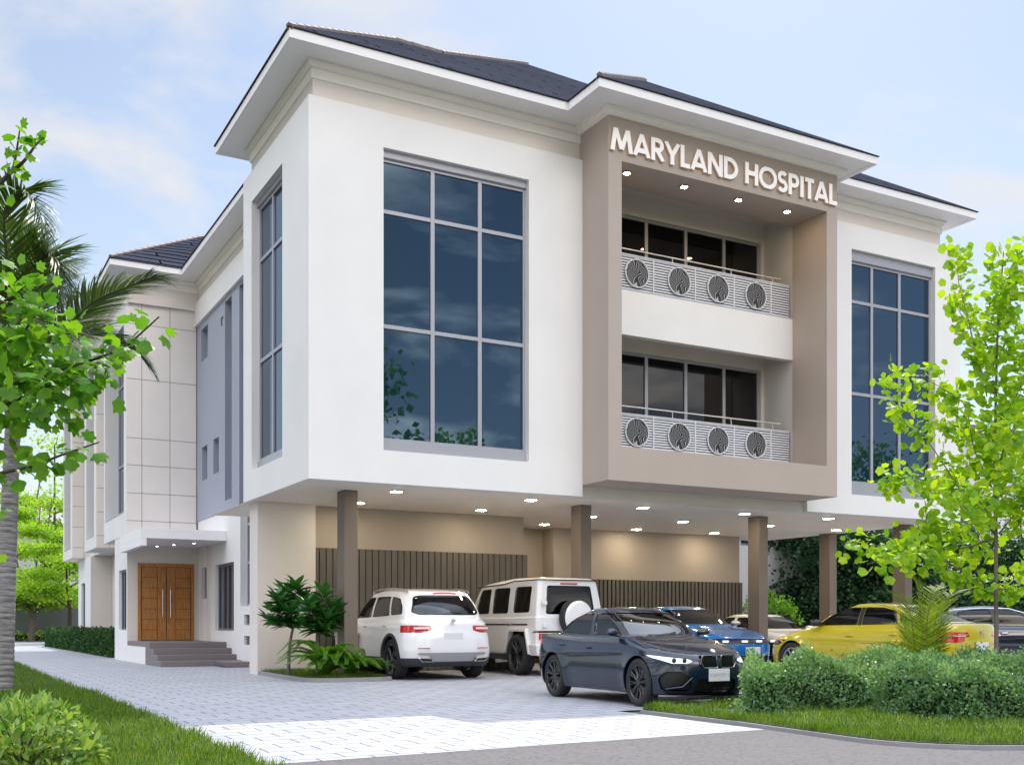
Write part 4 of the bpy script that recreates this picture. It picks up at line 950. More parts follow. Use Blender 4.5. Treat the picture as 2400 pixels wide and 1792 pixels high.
p = at(74, 1500, 67); plant_tree(p.x, p.y, brt, 'bright green forked tree in front of the grey rear wall', .4, 1.15, 'maple_tree', 'bright trees at the far end')
p = at(160, 1490, 58); plant_tree(p.x, p.y, brt2, 'bright green tree with a straight trunk behind the end of the box hedge', 2.2, .78, 'maple_tree', 'bright trees at the far end')
p = at(128, 1490, 86); plant_tree(p.x, p.y, brt2, 'tall bright green tree rising behind the grey rear wall', 1.1, 1.45, 'maple_tree', 'bright trees at the far end')
p = at(30, 1490, 84); plant_tree(p.x, p.y, brt, 'bright green tree seen past the palm trunk, beyond the rear wall', 1.9, 1.75, 'maple_tree', 'bright trees at the far end')
p = at(-40, 1490, 72); plant_tree(p.x, p.y, brt2, 'bright green tree at the far left behind the palm', 4.4, 1.1, 'maple_tree', 'bright trees at the far end')
dk = tree_parts(6.6, 2.7, 3, 17000, .15, LF_DARK, BARKD, 31, r0=.15, clear=.26)
dk2 = tree_parts(7.4, 2.6, 3, 15000, .16, LF_DARK, BARKD, 32, forks=2, r0=.13, clear=.28)
for i, (px, w, q, s, lb) in enumerate(((1800, 43, dk, 1.05, 'dark green tree seen between the third and fourth carport columns'), (1925, 40, dk2, .95, 'dark green forked tree behind the fourth carport column'), (2040, 38, dk, .92, 'dark green bushy tree left of the last carport column'),
        (2165, 37, dk2, .85, 'dark green tree behind the small feather palm'), (2300, 35, dk, .8, 'dark green tree behind the young lime tree'), (1730, 50, dk2, 1.0, 'dark green tree beside the end of the slatted carport wall'), (2420, 36, dk2, .75, 'dark green tree at the right edge in front of the white house'))):
    p = at(px, 1500, w); plant_tree(p.x, p.y, q, lb, i*1.7, s, 'evergreen_tree', 'dark trees beyond the carport')
# bush at the end of the slatted wall
o = hedge('loose_bush', 'loose mid-green bush at the end of the slatted carport wall', 15.4, 16.7, 5.6, 6.6, 1.75, 4200, .075, LF_FERN, .16, 41, z0=0, kind='bush', fuzz=.1)
# trees across the street (they mirror in the windows)
st = tree_parts(9, 3.4, 3, 24000, .26, LF_FERN, BARKD, 51, r0=.2, clear=.3)
for i, (x, y, s) in enumerate(((12.6, -31, 1.5), (37, -26, 1.3), (43.5, -27, 1.25), (50, -24, 1.2), (-14, -34, 1.0))):
    plant_tree(x, y, st, ['street tree mirrored in the large left window', 'street tree mirrored low in the right window', 'street tree behind the road, second from the mirrored one', 'street tree far along the road to the east', 'street tree behind the camera to the west'][i], i*1.3, s, 'street_tree', 'trees across the street')

# --- grass
def grass(name, label, poly, dens, h, seed, z=.1, avoid=()):
    r = np.random.default_rng(seed); P2 = np.array(poly); mn, mx = P2.min(0), P2.max(0); n = int((mx-mn).prod()*dens); q = mn+r.random((n, 2))*(mx-mn)
    ins = np.zeros(n, bool); j = len(P2)-1
    for i in range(len(P2)):
        a, b = P2[i], P2[j]; c = ((a[1] > q[:, 1]) != (b[1] > q[:, 1])) & (q[:, 0] < (b[0]-a[0])*(q[:, 1]-a[1])/(b[1]-a[1]+1e-12)+a[0]); ins ^= c; j = i
    for x0, x1, y0, y1 in avoid: ins &= ~((q[:, 0] > x0) & (q[:, 0] < x1) & (q[:, 1] > y0) & (q[:, 1] < y1))
    q = q[ins]; n = len(q); cl = np.sin(q[:, 0]*5.3)*np.cos(q[:, 1]*4.7)+.6*np.sin(q[:, 0]*11+q[:, 1]*9)
    ln = np.c_[.28*np.sin(q[:, 1]*3.1+q[:, 0])[:, None], .28*np.cos(q[:, 0]*2.7)[:, None]]
    ax = np.c_[r.normal(size=(n, 2))*.33+ln, np.ones(n)]
    return tag(leaves(name, blade_t(2, .085, .22), np.c_[q, np.full(n, z-.01)], ax, r.normal(size=(n, 3))*np.array([1, 1, .1]), h*(.5+.75*r.random(n)**1.5)*(1+.22*cl), GRASS, None), label, 'grass', kind='stuff')
grass('grass', 'tall fresh grass on the island round the hedge', [p for p in ISLI if True][1:-2]+[(9.5, -12.9), (9.5, -7.7)], 3800, .105, 61, .04, ((1.9, 8.5, -9.05, -8.35), (3.5, 4.8, -10.95, -9.9), (6.2, 8.5, -11.1, -9.7)))
grass('grass', 'green lawn beside the paved drive under the palm', [(-7.2, -11.4), (-3.80, -11.4), (-3.76, -1), (-6.6, -1)], 3200, .105, 62, .035)
grass('grass', 'green lawn along the far part of the paved drive', [(-6.6, -1), (-3.75, -1), (-3.74, 14), (-6.2, 14)], 900, .085, 63, .035)
grass('grass', 'dark short grass in the planting bed under the ferns', inset(BED, .07), 2600, .075, 64, .085)
# ------------------------------------------------------------------ neighbours and walls
NW = mat('neighbour_white', (.62, .61, .63), .6, noise=(.8, .03, 5)); NG = mat('neighbour_beige', (.44, .39, .34), .6)
GW = mat('grey_wall_paint', (.17, .165, .19), .7, noise=(.7, .06, 6))
m = MB(); m.box(-34, 14, 58.2, 58.5, 0, 2.35); o = tag(m.build('boundary_wall', GW), 'plain grey boundary wall across the far end of the drive', 'wall')
nb = tag(empty('white_house', (0, 66, 0)), 'white house with a black balcony rail behind the grey rear wall', 'house')
m = MB()
def hb(*a): m.box(*a)
wall_holes(m, 'y', 0, .4, -8, 16, 3.1, 7.4, [(1.6, 9.0, 4.55, 6.1), (-4, -2.6, 4.4, 6.6)]); m.box(-8, 16, .4, 10, 3.1, 7.4); m.build('wall', NW, nb)
m = MB(); m.box(-7.8, 15.8, .8, 9, 0, 3.1); m.build('lower_wall', NG, nb)
m = MB(); m.box(-8.4, 16.4, -.5, 10.4, 7.4, 7.75); m.build('roof', NW, nb)
m = MB(); m.box(1.6, 9, .3, .36, 4.55, 6.1); m.build('window', GLASS, nb); m = MB(); m.box(-4, -2.6, .3, .36, 4.4, 6.6); m.build('window', GLASS, nb)
m = MB()
for z in (4.62, 4.85, 5.1): m.box(1.6, 9, -.06, -.02, z-.02, z+.02)
for i in range(12): m.box(1.6+i*.67, 1.64+i*.67, -.06, -.02, 4.55, 5.1)
m.build('balcony_rail', ALUD, nb)
m = MB(); m.box(.3, 1.3, -.3, -.002, 3.05, 3.45); m.build('air_conditioner', mat('brown_grille', (.12, .09, .08), .6), nb)
ne = tag(empty('white_house', (23, 12, 0)), 'plain white house beyond the carport, on the right behind the young tree', 'house')
m = MB(); wall_holes(m, 'y', 0, .35, -9, 14, 0, 9.0, [(3.9, 5.6, 3.9, 6.2), (-3, -1.4, 3.9, 5.8), (8, 9.6, 3.9, 6.2)]); m.box(-9, 14, .35, 9, 0, 9.0); m.build('wall', NW, ne)
m = MB(); m.box(-9.3, 14.3, -.4, 9.3, 9.0, 9.22); m.build('roof_edge', ALUD, ne)
for a, b, c, d in ((3.9, 5.6, 3.9, 6.2), (-3, -1.4, 3.9, 5.8), (8, 9.6, 3.9, 6.2)):
    m = MB(); m.box(a, b, .2, .25, c, d); w = m.build('window', GLASS, ne)
    m = MB(); m.box(a, a+.09, .1, .2, c, d); m.box(b-.09, b, .1, .2, c, d); m.box(a+.09, b-.09, .1, .2, c, c+.09); m.box(a+.09, b-.09, .1, .2, d-.09, d); m.box((a+b)/2-.04, (a+b)/2+.04, .1, .2, c+.09, d-.09)
    m.box(a-.1, b+.1, -.06, -.003, c+.55, c+.62); m.build('frame', ALUD, w)
m = MB(); m.box(15.5, 60, 19.0, 19.25, 0, 2.6); tag(m.build('boundary_wall', NW), 'pale boundary wall behind the dark trees beyond the carport', 'wall')
# ------------------------------------------------------------------ cars
def paint(name, col, rough=.35, metal=0., coat=1.): 
    m = mat(name, col, rough, metal=metal, coat=coat); return m
def thin_glass(name, tint, ior=1.5):
    m = bpy.data.materials.new(name); m.use_nodes = True; nt = m.node_tree; N = nt.nodes; N.remove(N['Principled BSDF'])
    t = N.new('ShaderNodeBsdfTransparent'); t.inputs[0].default_value = rgb(*tint); g = N.new('ShaderNodeBsdfGlossy'); g.inputs['Roughness'].default_value = .01
    f = N.new('ShaderNodeFresnel'); f.inputs['IOR'].default_value = ior; mx = N.new('ShaderNodeMixShader')
    nt.links.new(f.outputs[0], mx.inputs[0]); nt.links.new(t.outputs[0], mx.inputs[1]); nt.links.new(g.outputs[0], mx.inputs[2]); nt.links.new(mx.outputs[0], N['Material Output'].inputs[0])
    return m
CGW = thin_glass('windscreen_glass', (.45, .46, .48), 2.7); CG = thin_glass('car_glass', (.55, .56, .57), 1.7); CGD = thin_glass('dark_car_glass', (.07, .07, .08), 1.6)
TYRE = mat('tyre_rubber', (.018, .018, .02), .75, bump=(60, .2, .01)); RIMB = mat('black_alloy', (.012, .012, .013), .28, coat=.5); RIMS = mat('grey_alloy', (.35, .35, .37), .3, metal=.8)
DISCM = mat('brake_steel', (.35, .33, .32), .35, metal=.9); LINER = mat('arch_liner', (.008, .008, .008), .9); CLAD = mat('dark_cladding', (.03, .032, .042), .55)
CHROME = mat('chrome_trim', (.75, .75, .77), .12, metal=1); TAIL = mat('red_tail_lamp', (.45, .008, .015), .12, coat=1, emit=(1, .02, .03), es=.04); TAILW = mat('clear_lamp_strip', (.75, .62, .62), .2, emit=(1, .75, .75), es=.06)
HEADL = mat('lit_head_lamp', (.62, .64, .68), .12, coat=1, emit=(.95, .97, 1), es=.42); HEADD = mat('lamp_projector', (.02, .02, .025), .1, coat=1); GRILLE = mat('grille_black', (.006, .006, .007), .4)
PLATE = mat('plate_white', (.66, .66, .68), .4); PLATEL = mat('plate_lettering', (.40, .41, .45), .5); TRIM = mat('black_trim', (.01, .01, .012), .35); SKID = mat('silver_skid', (.36, .36, .38), .35, metal=.5)
INTD = mat('dark_cabin', (.012, .012, .013), .8)

def pchip(x, pts):
    xs, ys = np.array([p[0] for p in pts]), np.array([p[1] for p in pts]); 
    if len(xs) < 3: return np.interp(x, xs, ys)
    h = np.diff(xs); d = np.diff(ys)/h; m = np.zeros(len(xs)); m[0], m[-1] = d[0], d[-1]
    for i in range(1, len(xs)-1): m[i] = 0 if d[i-1]*d[i] <= 0 else 3*(h[i-1]+h[i])/((2*h[i]+h[i-1])/d[i-1]+(h[i]+2*h[i-1])/d[i])
    xc = np.clip(x, xs[0], xs[-1]); i = np.clip(np.searchsorted(xs, xc)-1, 0, len(h)-1); t = (xc-xs[i])/h[i]
    return (2*t**3-3*t**2+1)*ys[i]+(t**3-2*t**2+t)*h[i]*m[i]+(-2*t**3+3*t**2)*ys[i+1]+(t**3-t**2)*h[i]*m[i+1]
def half_loop(xf, xr, w, rf, rr, nf, nr, n1=18, n2=40, n3=18):
    def quarter(xe, r, n, sgn, k):
        r = min(r, (xf-xr)*.48); a = np.linspace(0, math.pi/2, 200); x = (xe-sgn*r)+sgn*r*np.cos(a)**(2/n); y = w*np.sin(a)**(2/n)
        s = np.r_[0, np.cumsum(np.hypot(np.diff(x), np.diff(y)))]; u = np.linspace(0, s[-1], k+1); return np.c_[np.interp(u, s, x), np.interp(u, s, y)]
    f = quarter(xf, rf, nf, 1, n1); r = quarter(xr, rr, nr, -1, n3)[::-1]
    sd = np.c_[np.linspace(f[-1, 0], r[0, 0], n2+1), np.full(n2+1, w)]
    return np.vstack([f[:-1], sd[:-1], r])
def body_bm(loops, sub=5):
    """skin through stacked plan loops, Catmull-Rom between them"""
    K = []
    for xf, xr, w, z, rf, rr, nf, nr in loops:
        h = half_loop(xf, xr, w, rf, rr, nf, nr); zz = pchip(h[:, 0], z) if isinstance(z, list) else np.full(len(h), z)
        K.append(np.c_[h, zz])
    K = np.array(K); Q = np.concatenate([2*K[:1]-K[1:2], K, 2*K[-1:]-K[-2:-1]]); rows = []
    for i in range(len(K)-1):
        a, b, c, d = Q[i], Q[i+1], Q[i+2], Q[i+3]
        for j in range(sub):
            t = j/sub; cr = .5*((2*b)+(-a+c)*t+(2*a-5*b+4*c-d)*t*t+(-a+3*b-3*c+d)*t**3); ln = b+(c-b)*t; rows.append(.65*cr+.35*ln)
    rows.append(K[-1]); rows = np.array(rows); rows[:, 0, 1] = 0; rows[:, -1, 1] = 0
    m = rows.shape[1]; ring = np.concatenate([rows, (rows*np.array([1, -1, 1]))[:, -2:0:-1]], 1); n = ring.shape[1]
    return ring, n
class Car:
    def __init__(s, name, label, loops, x, y, ang, scale, pmat, sub=5, bulge=(), crease=None, group='parked cars'):
        s.root = tag(empty(name, (x, y, 0), ang), label, 'car', group); s.root.scale = scale; s.p = pmat
        ring, n = body_bm(loops, sub); v = ring.reshape(-1, 3).copy()
        for wx, wz, r, k in bulge:
            d = np.hypot(v[:, 0]-wx, v[:, 2]-wz); g = np.exp(-((d-r*.95)/.13)**2)*(np.abs(v[:, 1]) > .6)*(v[:, 2] < wz+r+.35)
            v[:, 1] += np.sign(v[:, 1])*k*g
        if crease:
            zc, k, xa, xb = crease; g = np.exp(-((v[:, 2]-zc-.02*v[:, 0])/.035)**2)*(np.abs(v[:, 1]) > .7)*np.clip((v[:, 0]-xa)/.3, 0, 1)*np.clip((xb-v[:, 0])/.3, 0, 1); v[:, 1] += np.sign(v[:, 1])*k*g
        s.bm = bmesh.new(); vs = [s.bm.verts.new(p) for p in v]; rws = len(ring)
        for i in range(rws-1):
            for j in range(n):
                q = (vs[i*n+j], vs[(i+1)*n+j], vs[(i+1)*n+(j+1) % n], vs[i*n+(j+1) % n])
                try: s.bm.faces.new(q)
                except ValueError: pass
        s.bm.faces.new([vs[j] for j in range(n)]); s.bm.faces.new([vs[(rws-1)*n+j] for j in range(n)][::-1])
        bmesh.ops.recalc_face_normals(s.bm, faces=s.bm.faces[:]); s.bm.normal_update()
        for f in s.bm.faces: f.smooth = True
    IDX = {'y': (0, 2), 'x': (1, 2), 'z': (0, 1)}
    def carve(s, poly, ax, pred):
        i, j = s.IDX[ax]; x0, x1 = min(p[0] for p in poly), max(p[0] for p in poly); y0, y1 = min(p[1] for p in poly), max(p[1] for p in poly)
        fs = [f for f in s.bm.faces if pred(f) and max(v.co[i] for v in f.verts) > x0 and min(v.co[i] for v in f.verts) < x1 and max(v.co[j] for v in f.verts) > y0 and min(v.co[j] for v in f.verts) < y1]
        n = len(poly)
        for k in range(n):
            a, b = poly[k], poly[(k+1) % n]; co = [0, 0, 0]; co[i], co[j] = a; no = [0, 0, 0]; no[i], no[j] = b[1]-a[1], -(b[0]-a[0])
            if abs(no[i])+abs(no[j]) < 1e-7: continue
            ge = list({e for f in fs for e in f.edges}); gv = list({v for f in fs for v in f.verts})
            r = bmesh.ops.bisect_plane(s.bm, geom=fs+ge+gv, dist=1e-5, plane_co=co, plane_no=Vector(no).normalized()); fs = [g for g in r['geom'] if isinstance(g, bmesh.types.BMFace)]
        out = []
        for f in fs:
            if not f.is_valid: continue
            c = f.calc_center_median(); px, py = c[i], c[j]; ins = False; k = n-1
            for q in range(n):
                a, b = poly[q], poly[k]
                if (a[1] > py) != (b[1] > py) and px < (b[0]-a[0])*(py-a[1])/(b[1]-a[1]+1e-12)+a[0]: ins = not ins
                k = q
            if ins: out.append(f)
        return out
    def detach(s, faces, name, mt, push=0., parent=None, gap=0., thick=0.):
        if not faces: return None
        nb = bmesh.new(); mp = {}
        for f in faces:
            q = []
            for v in f.verts:
                if v not in mp: mp[v] = nb.verts.new(v.co-v.normal*push)
                q.append(mp[v])
            try: g = nb.faces.new(q); g.smooth = True
            except ValueError: pass
        bmesh.ops.delete(s.bm, geom=list(faces), context='FACES'); nb.normal_update()
        if gap:
            r = bmesh.ops.inset_region(nb, faces=nb.faces[:], thickness=gap, depth=0, use_even_offset=True); bmesh.ops.delete(nb, geom=r['faces'], context='FACES')
        me = bpy.data.meshes.new(name); nb.to_mesh(me); nb.free(); me.materials.append(mt); o = link(name, me, parent or s.root)
        if thick: md = o.modifiers.new('thick', 'SOLIDIFY'); md.thickness = thick; md.offset = -1
        return o
    def side(s, sg): return lambda f: f.calc_center_median().y*sg > .25 and f.normal.y*sg > .25
    def front(s, sg=1, k=.12): return lambda f: f.normal.x*sg > k and f.calc_center_median().x*sg > -.2
    def cut_arch(s, wx, wz, r, flat=None, trim=None):
        for sg in (1, -1):
            pl = flat or [(wx+r*math.cos(2*math.pi*i/32), wz+r*math.sin(2*math.pi*i/32)) for i in range(32)]
            fs = s.carve(pl, 'y', lambda f: f.calc_center_median().y*sg > .45 and f.calc_center_median().z < wz+r+.2)
            bmesh.ops.delete(s.bm, geom=fs, context='FACES')
            es = [e for e in s.bm.edges if e.is_boundary and all(v.co.y*sg > .4 and abs(math.hypot(v.co.x-wx, v.co.z-wz)-r) < (.004 if not flat else .25) for v in e.verts)]
            if es:
                r_ = bmesh.ops.extrude_edge_only(s.bm, edges=es)
                for v in r_['geom']:
                    if isinstance(v, bmesh.types.BMVert): v.co.y -= sg*.05; 
    def arch_trim(s, wx, wz, r, wd, mt):
        for sg in (1, -1):
            pl = [(wx+(r+wd)*math.cos(2*math.pi*i/32), wz+(r+wd)*math.sin(2*math.pi*i/32)) for i in range(32)]
            s.detach(s.carve(pl, 'y', lambda f: f.calc_center_median().y*sg > .5), 'wheel_arch_trim', mt, -.006)
    def liners(s, W, wx, wz, r):
        for sg in (1, -1):
            m = MB(); ya, yb = sg*(W-.36), sg*(W-.07); k = 20; v = []; fs = []
            for i in range(k+1):
                a = R(-8+196*i/k); v += [(wx+r*math.cos(a), ya, wz+r*math.sin(a)), (wx+r*math.cos(a), yb, wz+r*math.sin(a))]
            fs = [(2*i, 2*i+1, 2*i+3, 2*i+2) for i in range(k)]; fs.append(tuple(range(0, 2*k+2, 2))); m.add(v, fs); m.build('arch_liner', LINER, s.root)
    def finish(s, name='body'):
        me = bpy.data.meshes.new(name); s.bm.normal_update(); s.bm.to_mesh(me); s.bm.free(); me.materials.append(s.p); me.set_sharp_from_angle(angle=R(32)); return link(name, me, s.root)
def rpoly(pts, r=.04, n=4):
    out = []; k = len(pts)
    for i in range(k):
        a, b, c = Vector(pts[i-1]), Vector(pts[i]), Vector(pts[(i+1) % k]); rr = min(r, (a-b).length*.45, (c-b).length*.45); p, q = b+(a-b).normalized()*rr, b+(c-b).normalized()*rr
        for j in range(n+1): t = j/n; w = p*(1-t)**2+b*2*t*(1-t)+q*t*t; out.append((w.x, w.y))
    return out
def mirror2(p): return [(-a, b) for a, b in p]

WHEELS = {}
def wheel_parts(key, r, w, rr, spokes, rimm, twin=True):
    if key in WHEELS: return WHEELS[key]
    h = w/2; m = MB(); m.lathe([(rr, -h*.86), (rr+.02, -h*.97), (r*.88, -h), (r*.965, -h*.86), (r, -h*.62), (r, -h*.28), (r-.008, -h*.26), (r-.008, -h*.2), (r, -h*.18), (r, h*.18), (r-.008, h*.2), (r-.008, h*.26), (r, h*.28), (r, h*.62), (r*.965, h*.86), (r*.88, h), (rr+.02, h*.97), (rr, h*.86)], 48, 'y', closed=True)
    ty = m.build('wheel', TYRE, None, smooth=True); m = MB()
    m.lathe([(rr+.008, h*.86), (rr-.006, h*.90), (rr-.02, h*.80), (rr-.03, h*.2), (rr-.03, -h*.85), (rr+.004, -h*.85)], 48, 'y'); yo = h*.72
    m.lathe([(.0005, yo+.012), (.045, yo+.010), (.062, yo-.01), (.062, yo-.06)], 24, 'y')
    for i in range(spokes):
        for dv in ((-.10, .10) if twin else (0,)):
            a = 2*math.pi*i/spokes; a2 = a+dv; ca, sa = math.cos(a), math.sin(a); cb, sb = math.cos(a2), math.sin(a2); k0, k1 = .016, .011
            p0 = Vector((ca*.05, yo, sa*.05)); p1 = Vector((cb*(rr-.012), h*.80, sb*(rr-.012))); pm = p0.lerp(p1, .55)+Vector((0, -.018, 0)); m.tube([p0, pm, p1], [k0, k1, k1*1.1], 6)
    rim = m.build('rim', rimm, ty, smooth=True); m = MB(); m.lathe([(.06, .0), (rr*.72, .0), (rr*.72, -.03), (.06, -.03)], 40, 'y'); m.build('brake_disc', DISCM, ty, smooth=True)
    WHEELS[key] = ty; ty['used'] = 0; return ty
def put_wheels(car, key, args, xs, y, z):
    for x in xs:
        for sg in (1, -1):
            t = wheel_parts(key, *args)
            if not t['used']: t['used'] = 1; o = t
            else:
                o = t.copy(); COL.objects.link(o)
                for ch in t.children: c = ch.copy(); COL.objects.link(c); c.parent = o
            o.parent = car.root; o.location = (x, sg*y, z); o.rotation_euler = (0, R(RNG.random()*60), 0 if sg > 0 else math.pi)
for_del = 'used'
def mirror_caps(car, x, y, z, mt, s=1.0, w=.11):
    for sg in (1, -1):
        m = MB(); m.lathe([(.0005, -1), (.45, -.9), (.8, -.55), (1, 0), (.85, .6), (.5, .93), (.0005, 1)], 20, 'y')
        m.v = [(x+a*.085*s+(.04*max(0, b*sg)), sg*(y+.09)+b*w*s, z+c*.068*s*(1 if c > 0 else .75)) for a, b, c in m.v]; o = m.build('mirror', mt, car.root, smooth=True)
        m = MB(); m.tube([(x+.02, sg*(y-.06), z-.045), (x, sg*(y+.04), z-.035)], [.022, .016], 8); m.build('mirror_stalk', TRIM, o, smooth=True)
def handles(car, pts, y, mt=None):
    for x, z in pts:
        for sg in (1, -1):
            m = MB(); yy = y(x, z) if callable(y) else y; m.tube([(x-.09, sg*(yy-.005), z), (x-.06, sg*(yy+.028), z+.004), (x+.06, sg*(yy+.028), z+.004), (x+.09, sg*(yy-.005), z)], [.010, .014, .014, .010], 8)
            m.build('door_handle', mt or car.p, car.root, smooth=True)
def cabin(car, xf, xr, w, zf, zt, seat, steer=None, rear=True):
    m = MB(); m.box(xr, xf, -w, w, zf-.08, zf); m.build('cabin_floor', INTD, car.root)
    m = MB(); m.box(xf-.32, xf-.02, -w+.02, w-.02, zf+.02, zt-.02); m.build('dashboard', INTD, car.root, bevel=.05)
    def seat_(x, y, ww):
        m = MB(); m.box(x-.28, x+.24, y-ww, y+ww, zf+.02, zf+.26); o = m.build('seat', seat, car.root, bevel=.06)
        m = MB(); m.prism([(x-.42, zt+.12), (x-.50, zt+.11), (x-.36, zf+.2), (x-.22, zf+.2)], 'y', y-ww*.95, y+ww*.95); m.build('backrest', seat, o, bevel=.05)
        m = MB(); k = 2 if ww > .4 else 1
        for q in range(k): yy = y+(0 if k == 1 else (q*2-1)*ww*.5); m.box(x-.55, x-.46, yy-.12, yy+.12, zt+.13, zt+.30)
        m.build('headrest', seat, o, bevel=.04)
    for sg in (1, -1): seat_(xf-.85, sg*w*.5, w*.36)
    if rear: seat_(xf-1.75, 0, w*.86)
    m = MB(); yy = w*.5
    m.tube([(xf-.42+.05*math.sin(a)*0-.06*math.sin(a), yy+.18*math.cos(a), zt+.0+.17*math.sin(a)) for a in np.linspace(0, 2*math.pi, 25)], .014, 6); m.build('steering_wheel', INTD, car.root, smooth=True)
def plate(car, x, z, w, h, sg, text=None):
    m = MB(); m.box(min(x, x+sg*.012), max(x, x+sg*.012), -w/2, w/2, z-h/2, z+h/2); o = m.build('number_plate', PLATE, car.root, bevel=.003)
    if text:
        cu = bpy.data.curves.new('plate', 'FONT'); cu.body = text; cu.size = h*.40; cu.align_x = 'CENTER'; cu.align_y = 'CENTER'; cu.extrude = .001; q = bpy.data.objects.new('plate', cu); COL.objects.link(q); bpy.context.view_layer.update()
        me = bpy.data.meshes.new_from_object(q.evaluated_get(bpy.context.evaluated_depsgraph_get())); bpy.data.objects.remove(q); me.materials.append(PLATEL); t = link('plate_lettering', me, o); t.location = (x+sg*.0135, 0, z); t.rotation_euler = (R(90), 0, R(90)*sg)
def emblem(car, x, y, z, r, sg, mt=None, tilt=0.):
    m = MB(); m.lathe([(r*.72, .004), (r, .007), (r, .0), (r*.72, 0)], 28, 'x'); m.lathe([(r*.72, .004), (.0005, .004)], 28, 'x')
    m.tube([(.007, -r*.45, r*.5), (.007, -r*.12, -r*.55), (.007, 0, -r*.1), (.007, r*.12, -r*.55), (.007, r*.45, r*.5)], r*.07, 5)
    o = m.build('emblem', mt or CHROME, car.root, smooth=True); o.location = (x, y, z); o.rotation_euler = (0, tilt, 0 if sg > 0 else math.pi)
def chrome_line(car, polys, sg_off, name='window_trim', mt=None, r=.009):
    """trim along the edge of side glass: conformed to the body by ray"""
    pass

# ---- plan loops of a low three-box car: (front, rear, half width, height, corner depth front/rear, corner power front/rear)
def coupe_loops(dx=0., tail=0., roof=0., cw=0., br=0.):
    return [(1.80, -1.85, .62, .19, .5, .5, 3, 3), (2.10, -2.05, .83, .175, .75, .6, 2.8, 3), (2.19, -2.15, .885, .25, .85, .6, 2.7, 3), (2.25, -2.21, .92, .44, .95, .62, 2.5, 2.9), (2.25, -2.235, .92, .60, 1.0, .6, 2.5, 2.9),
            (2.215, -2.23, .905, [(-2.2, .80+tail), (-1, .78), (1, .72), (2.2, .665)], 1.0, .6, 2.5, 2.9), (2.13, -2.205, .88, [(-2.2, .93+tail), (-1, .885), (1, .83), (1.8, .76), (2.13, .72)], 1.0, .55, 2.5, 2.9),
            (1.98, -2.16, .845, [(-2.15, .985+tail), (-1, .93), (.9, .89), (1.6, .82), (1.98, .765)], .95, .5, 2.5, 3), (1.55, -1.98, .80, [(-2, 1.0+tail), (-1, .955), (.9, .935), (1.55, .865)], .75, .4, 2.5, 3),
            (1.02+dx+cw, -1.62-tail+br, .755, [(-1.6, 1.015+tail), (-.3, .968), (1.02, .965)], .45, .35, 2.4, 2.6), (.62+dx+cw*.6, -1.27-tail*.6+br*.7, .70, [(-1.3, 1.20), (-.3, 1.19), (.62, 1.18)], .35, .35, 2.4, 2.6),
            (.18+dx, -.82+roof, .605, [(-.9, 1.325), (-.3, 1.345), (.2, 1.325)], .25, .3, 2.4, 2.5), (.04+dx, -.72+roof, .53, [(-.8, 1.36), (-.3, 1.385), (.1, 1.365)], .2, .25, 2.4, 2.5), (-.12, -.52, .28, [(-.5, 1.39), (-.12, 1.40)], .1, .1, 2.2, 2.2), (-.28, -.34, .01, 1.405, .02, .02, 2, 2)]
def low_car(name, label, x, y, ang, scale, pm, seat, style, glass=None, rimm=None):
    g = glass or CG; kw = {}
    if style == 'sedan': lp = coupe_loops(dx=.10, tail=.03, roof=-.06, cw=.06, br=-.20)
    else: lp = coupe_loops()
    c = Car(name, label, lp, x, y, ang, scale, pm, 5, bulge=((1.36, .33, .36, .022), (-1.33, .33, .36, .028)), crease=(.74, .012, -1.9, 1.2))
    for wx in (1.36, -1.33): c.cut_arch(wx, .335, .375); c.liners(.90, wx, .335, .385)
    if style == 'sedan':
        sw = [rpoly([(.86, .985), (-.10, .995), (-.14, 1.315), (.16, 1.315), (.44, 1.235)], .03), rpoly([(-.20, .995), (-1.0, 1.015), (-.93, 1.245), (-.62, 1.31), (-.24, 1.32)], .03), rpoly([(-1.06, 1.02), (-1.52, 1.045), (-1.26, 1.14), (-1.0, 1.228)], .03)]
        ws = [(-.70, 1.00), (.70, 1.00), (.545, 1.31), (-.545, 1.31)]; rw = [(-.66, 1.055), (.66, 1.055), (.52, 1.31), (-.52, 1.31)]
    else:
        sw = [rpoly([(.78, .985), (-.20, .99), (-.26, 1.305), (.12, 1.31), (.42, 1.21)], .035), rpoly([(-.31, .99), (-1.30, 1.02), (-1.22, 1.10), (-.92, 1.25), (-.66, 1.305), (-.36, 1.31)], .04)]
        ws = [(-.70, 1.00), (.70, 1.00), (.545, 1.315), (-.545, 1.315)]; rw = [(-.66, 1.04), (.66, 1.04), (.52, 1.31), (-.52, 1.31)]
    for sg in (1, -1):
        if style == 'sedan': c.detach(c.carve([(-.105, .99), (-.195, .99), (-.235, 1.318), (-.145, 1.318)], 'y', lambda f: c.side(sg)(f) and f.calc_center_median().z > .93), 'pillar_trim', TRIM, .002)
        for p in sw:
            # black surround, then the pane inside it
            s_ = c.carve(p, 'y', lambda f: c.side(sg)(f) and f.calc_center_median().z > .93)
            fr = c.detach(s_, 'side_window', g, .010, thick=.004)
    c.detach(c.carve(rpoly(ws, .06), 'x', lambda f: f.normal.x > .15 and f.calc_center_median().z > .97 and f.calc_center_median().x < 1.25), 'windscreen', CGW, .008, thick=.004)
    c.detach(c.carve(rpoly(rw, .06), 'x', lambda f: f.normal.x < -.10 and f.calc_center_median().z > 1.0 and f.calc_center_median().x < 0), 'rear_window', g, .008, thick=.004)
    return c, lp

def seams(c, doors, zmax=.98):
    for p in doors:
        for sg in (1, -1): c.detach(c.carve(p, 'y', lambda f: f.calc_center_median().y*sg > .5 and f.normal.y*sg > -.2 and f.calc_center_median().z < zmax), 'door', c.p, 0, gap=.0035)

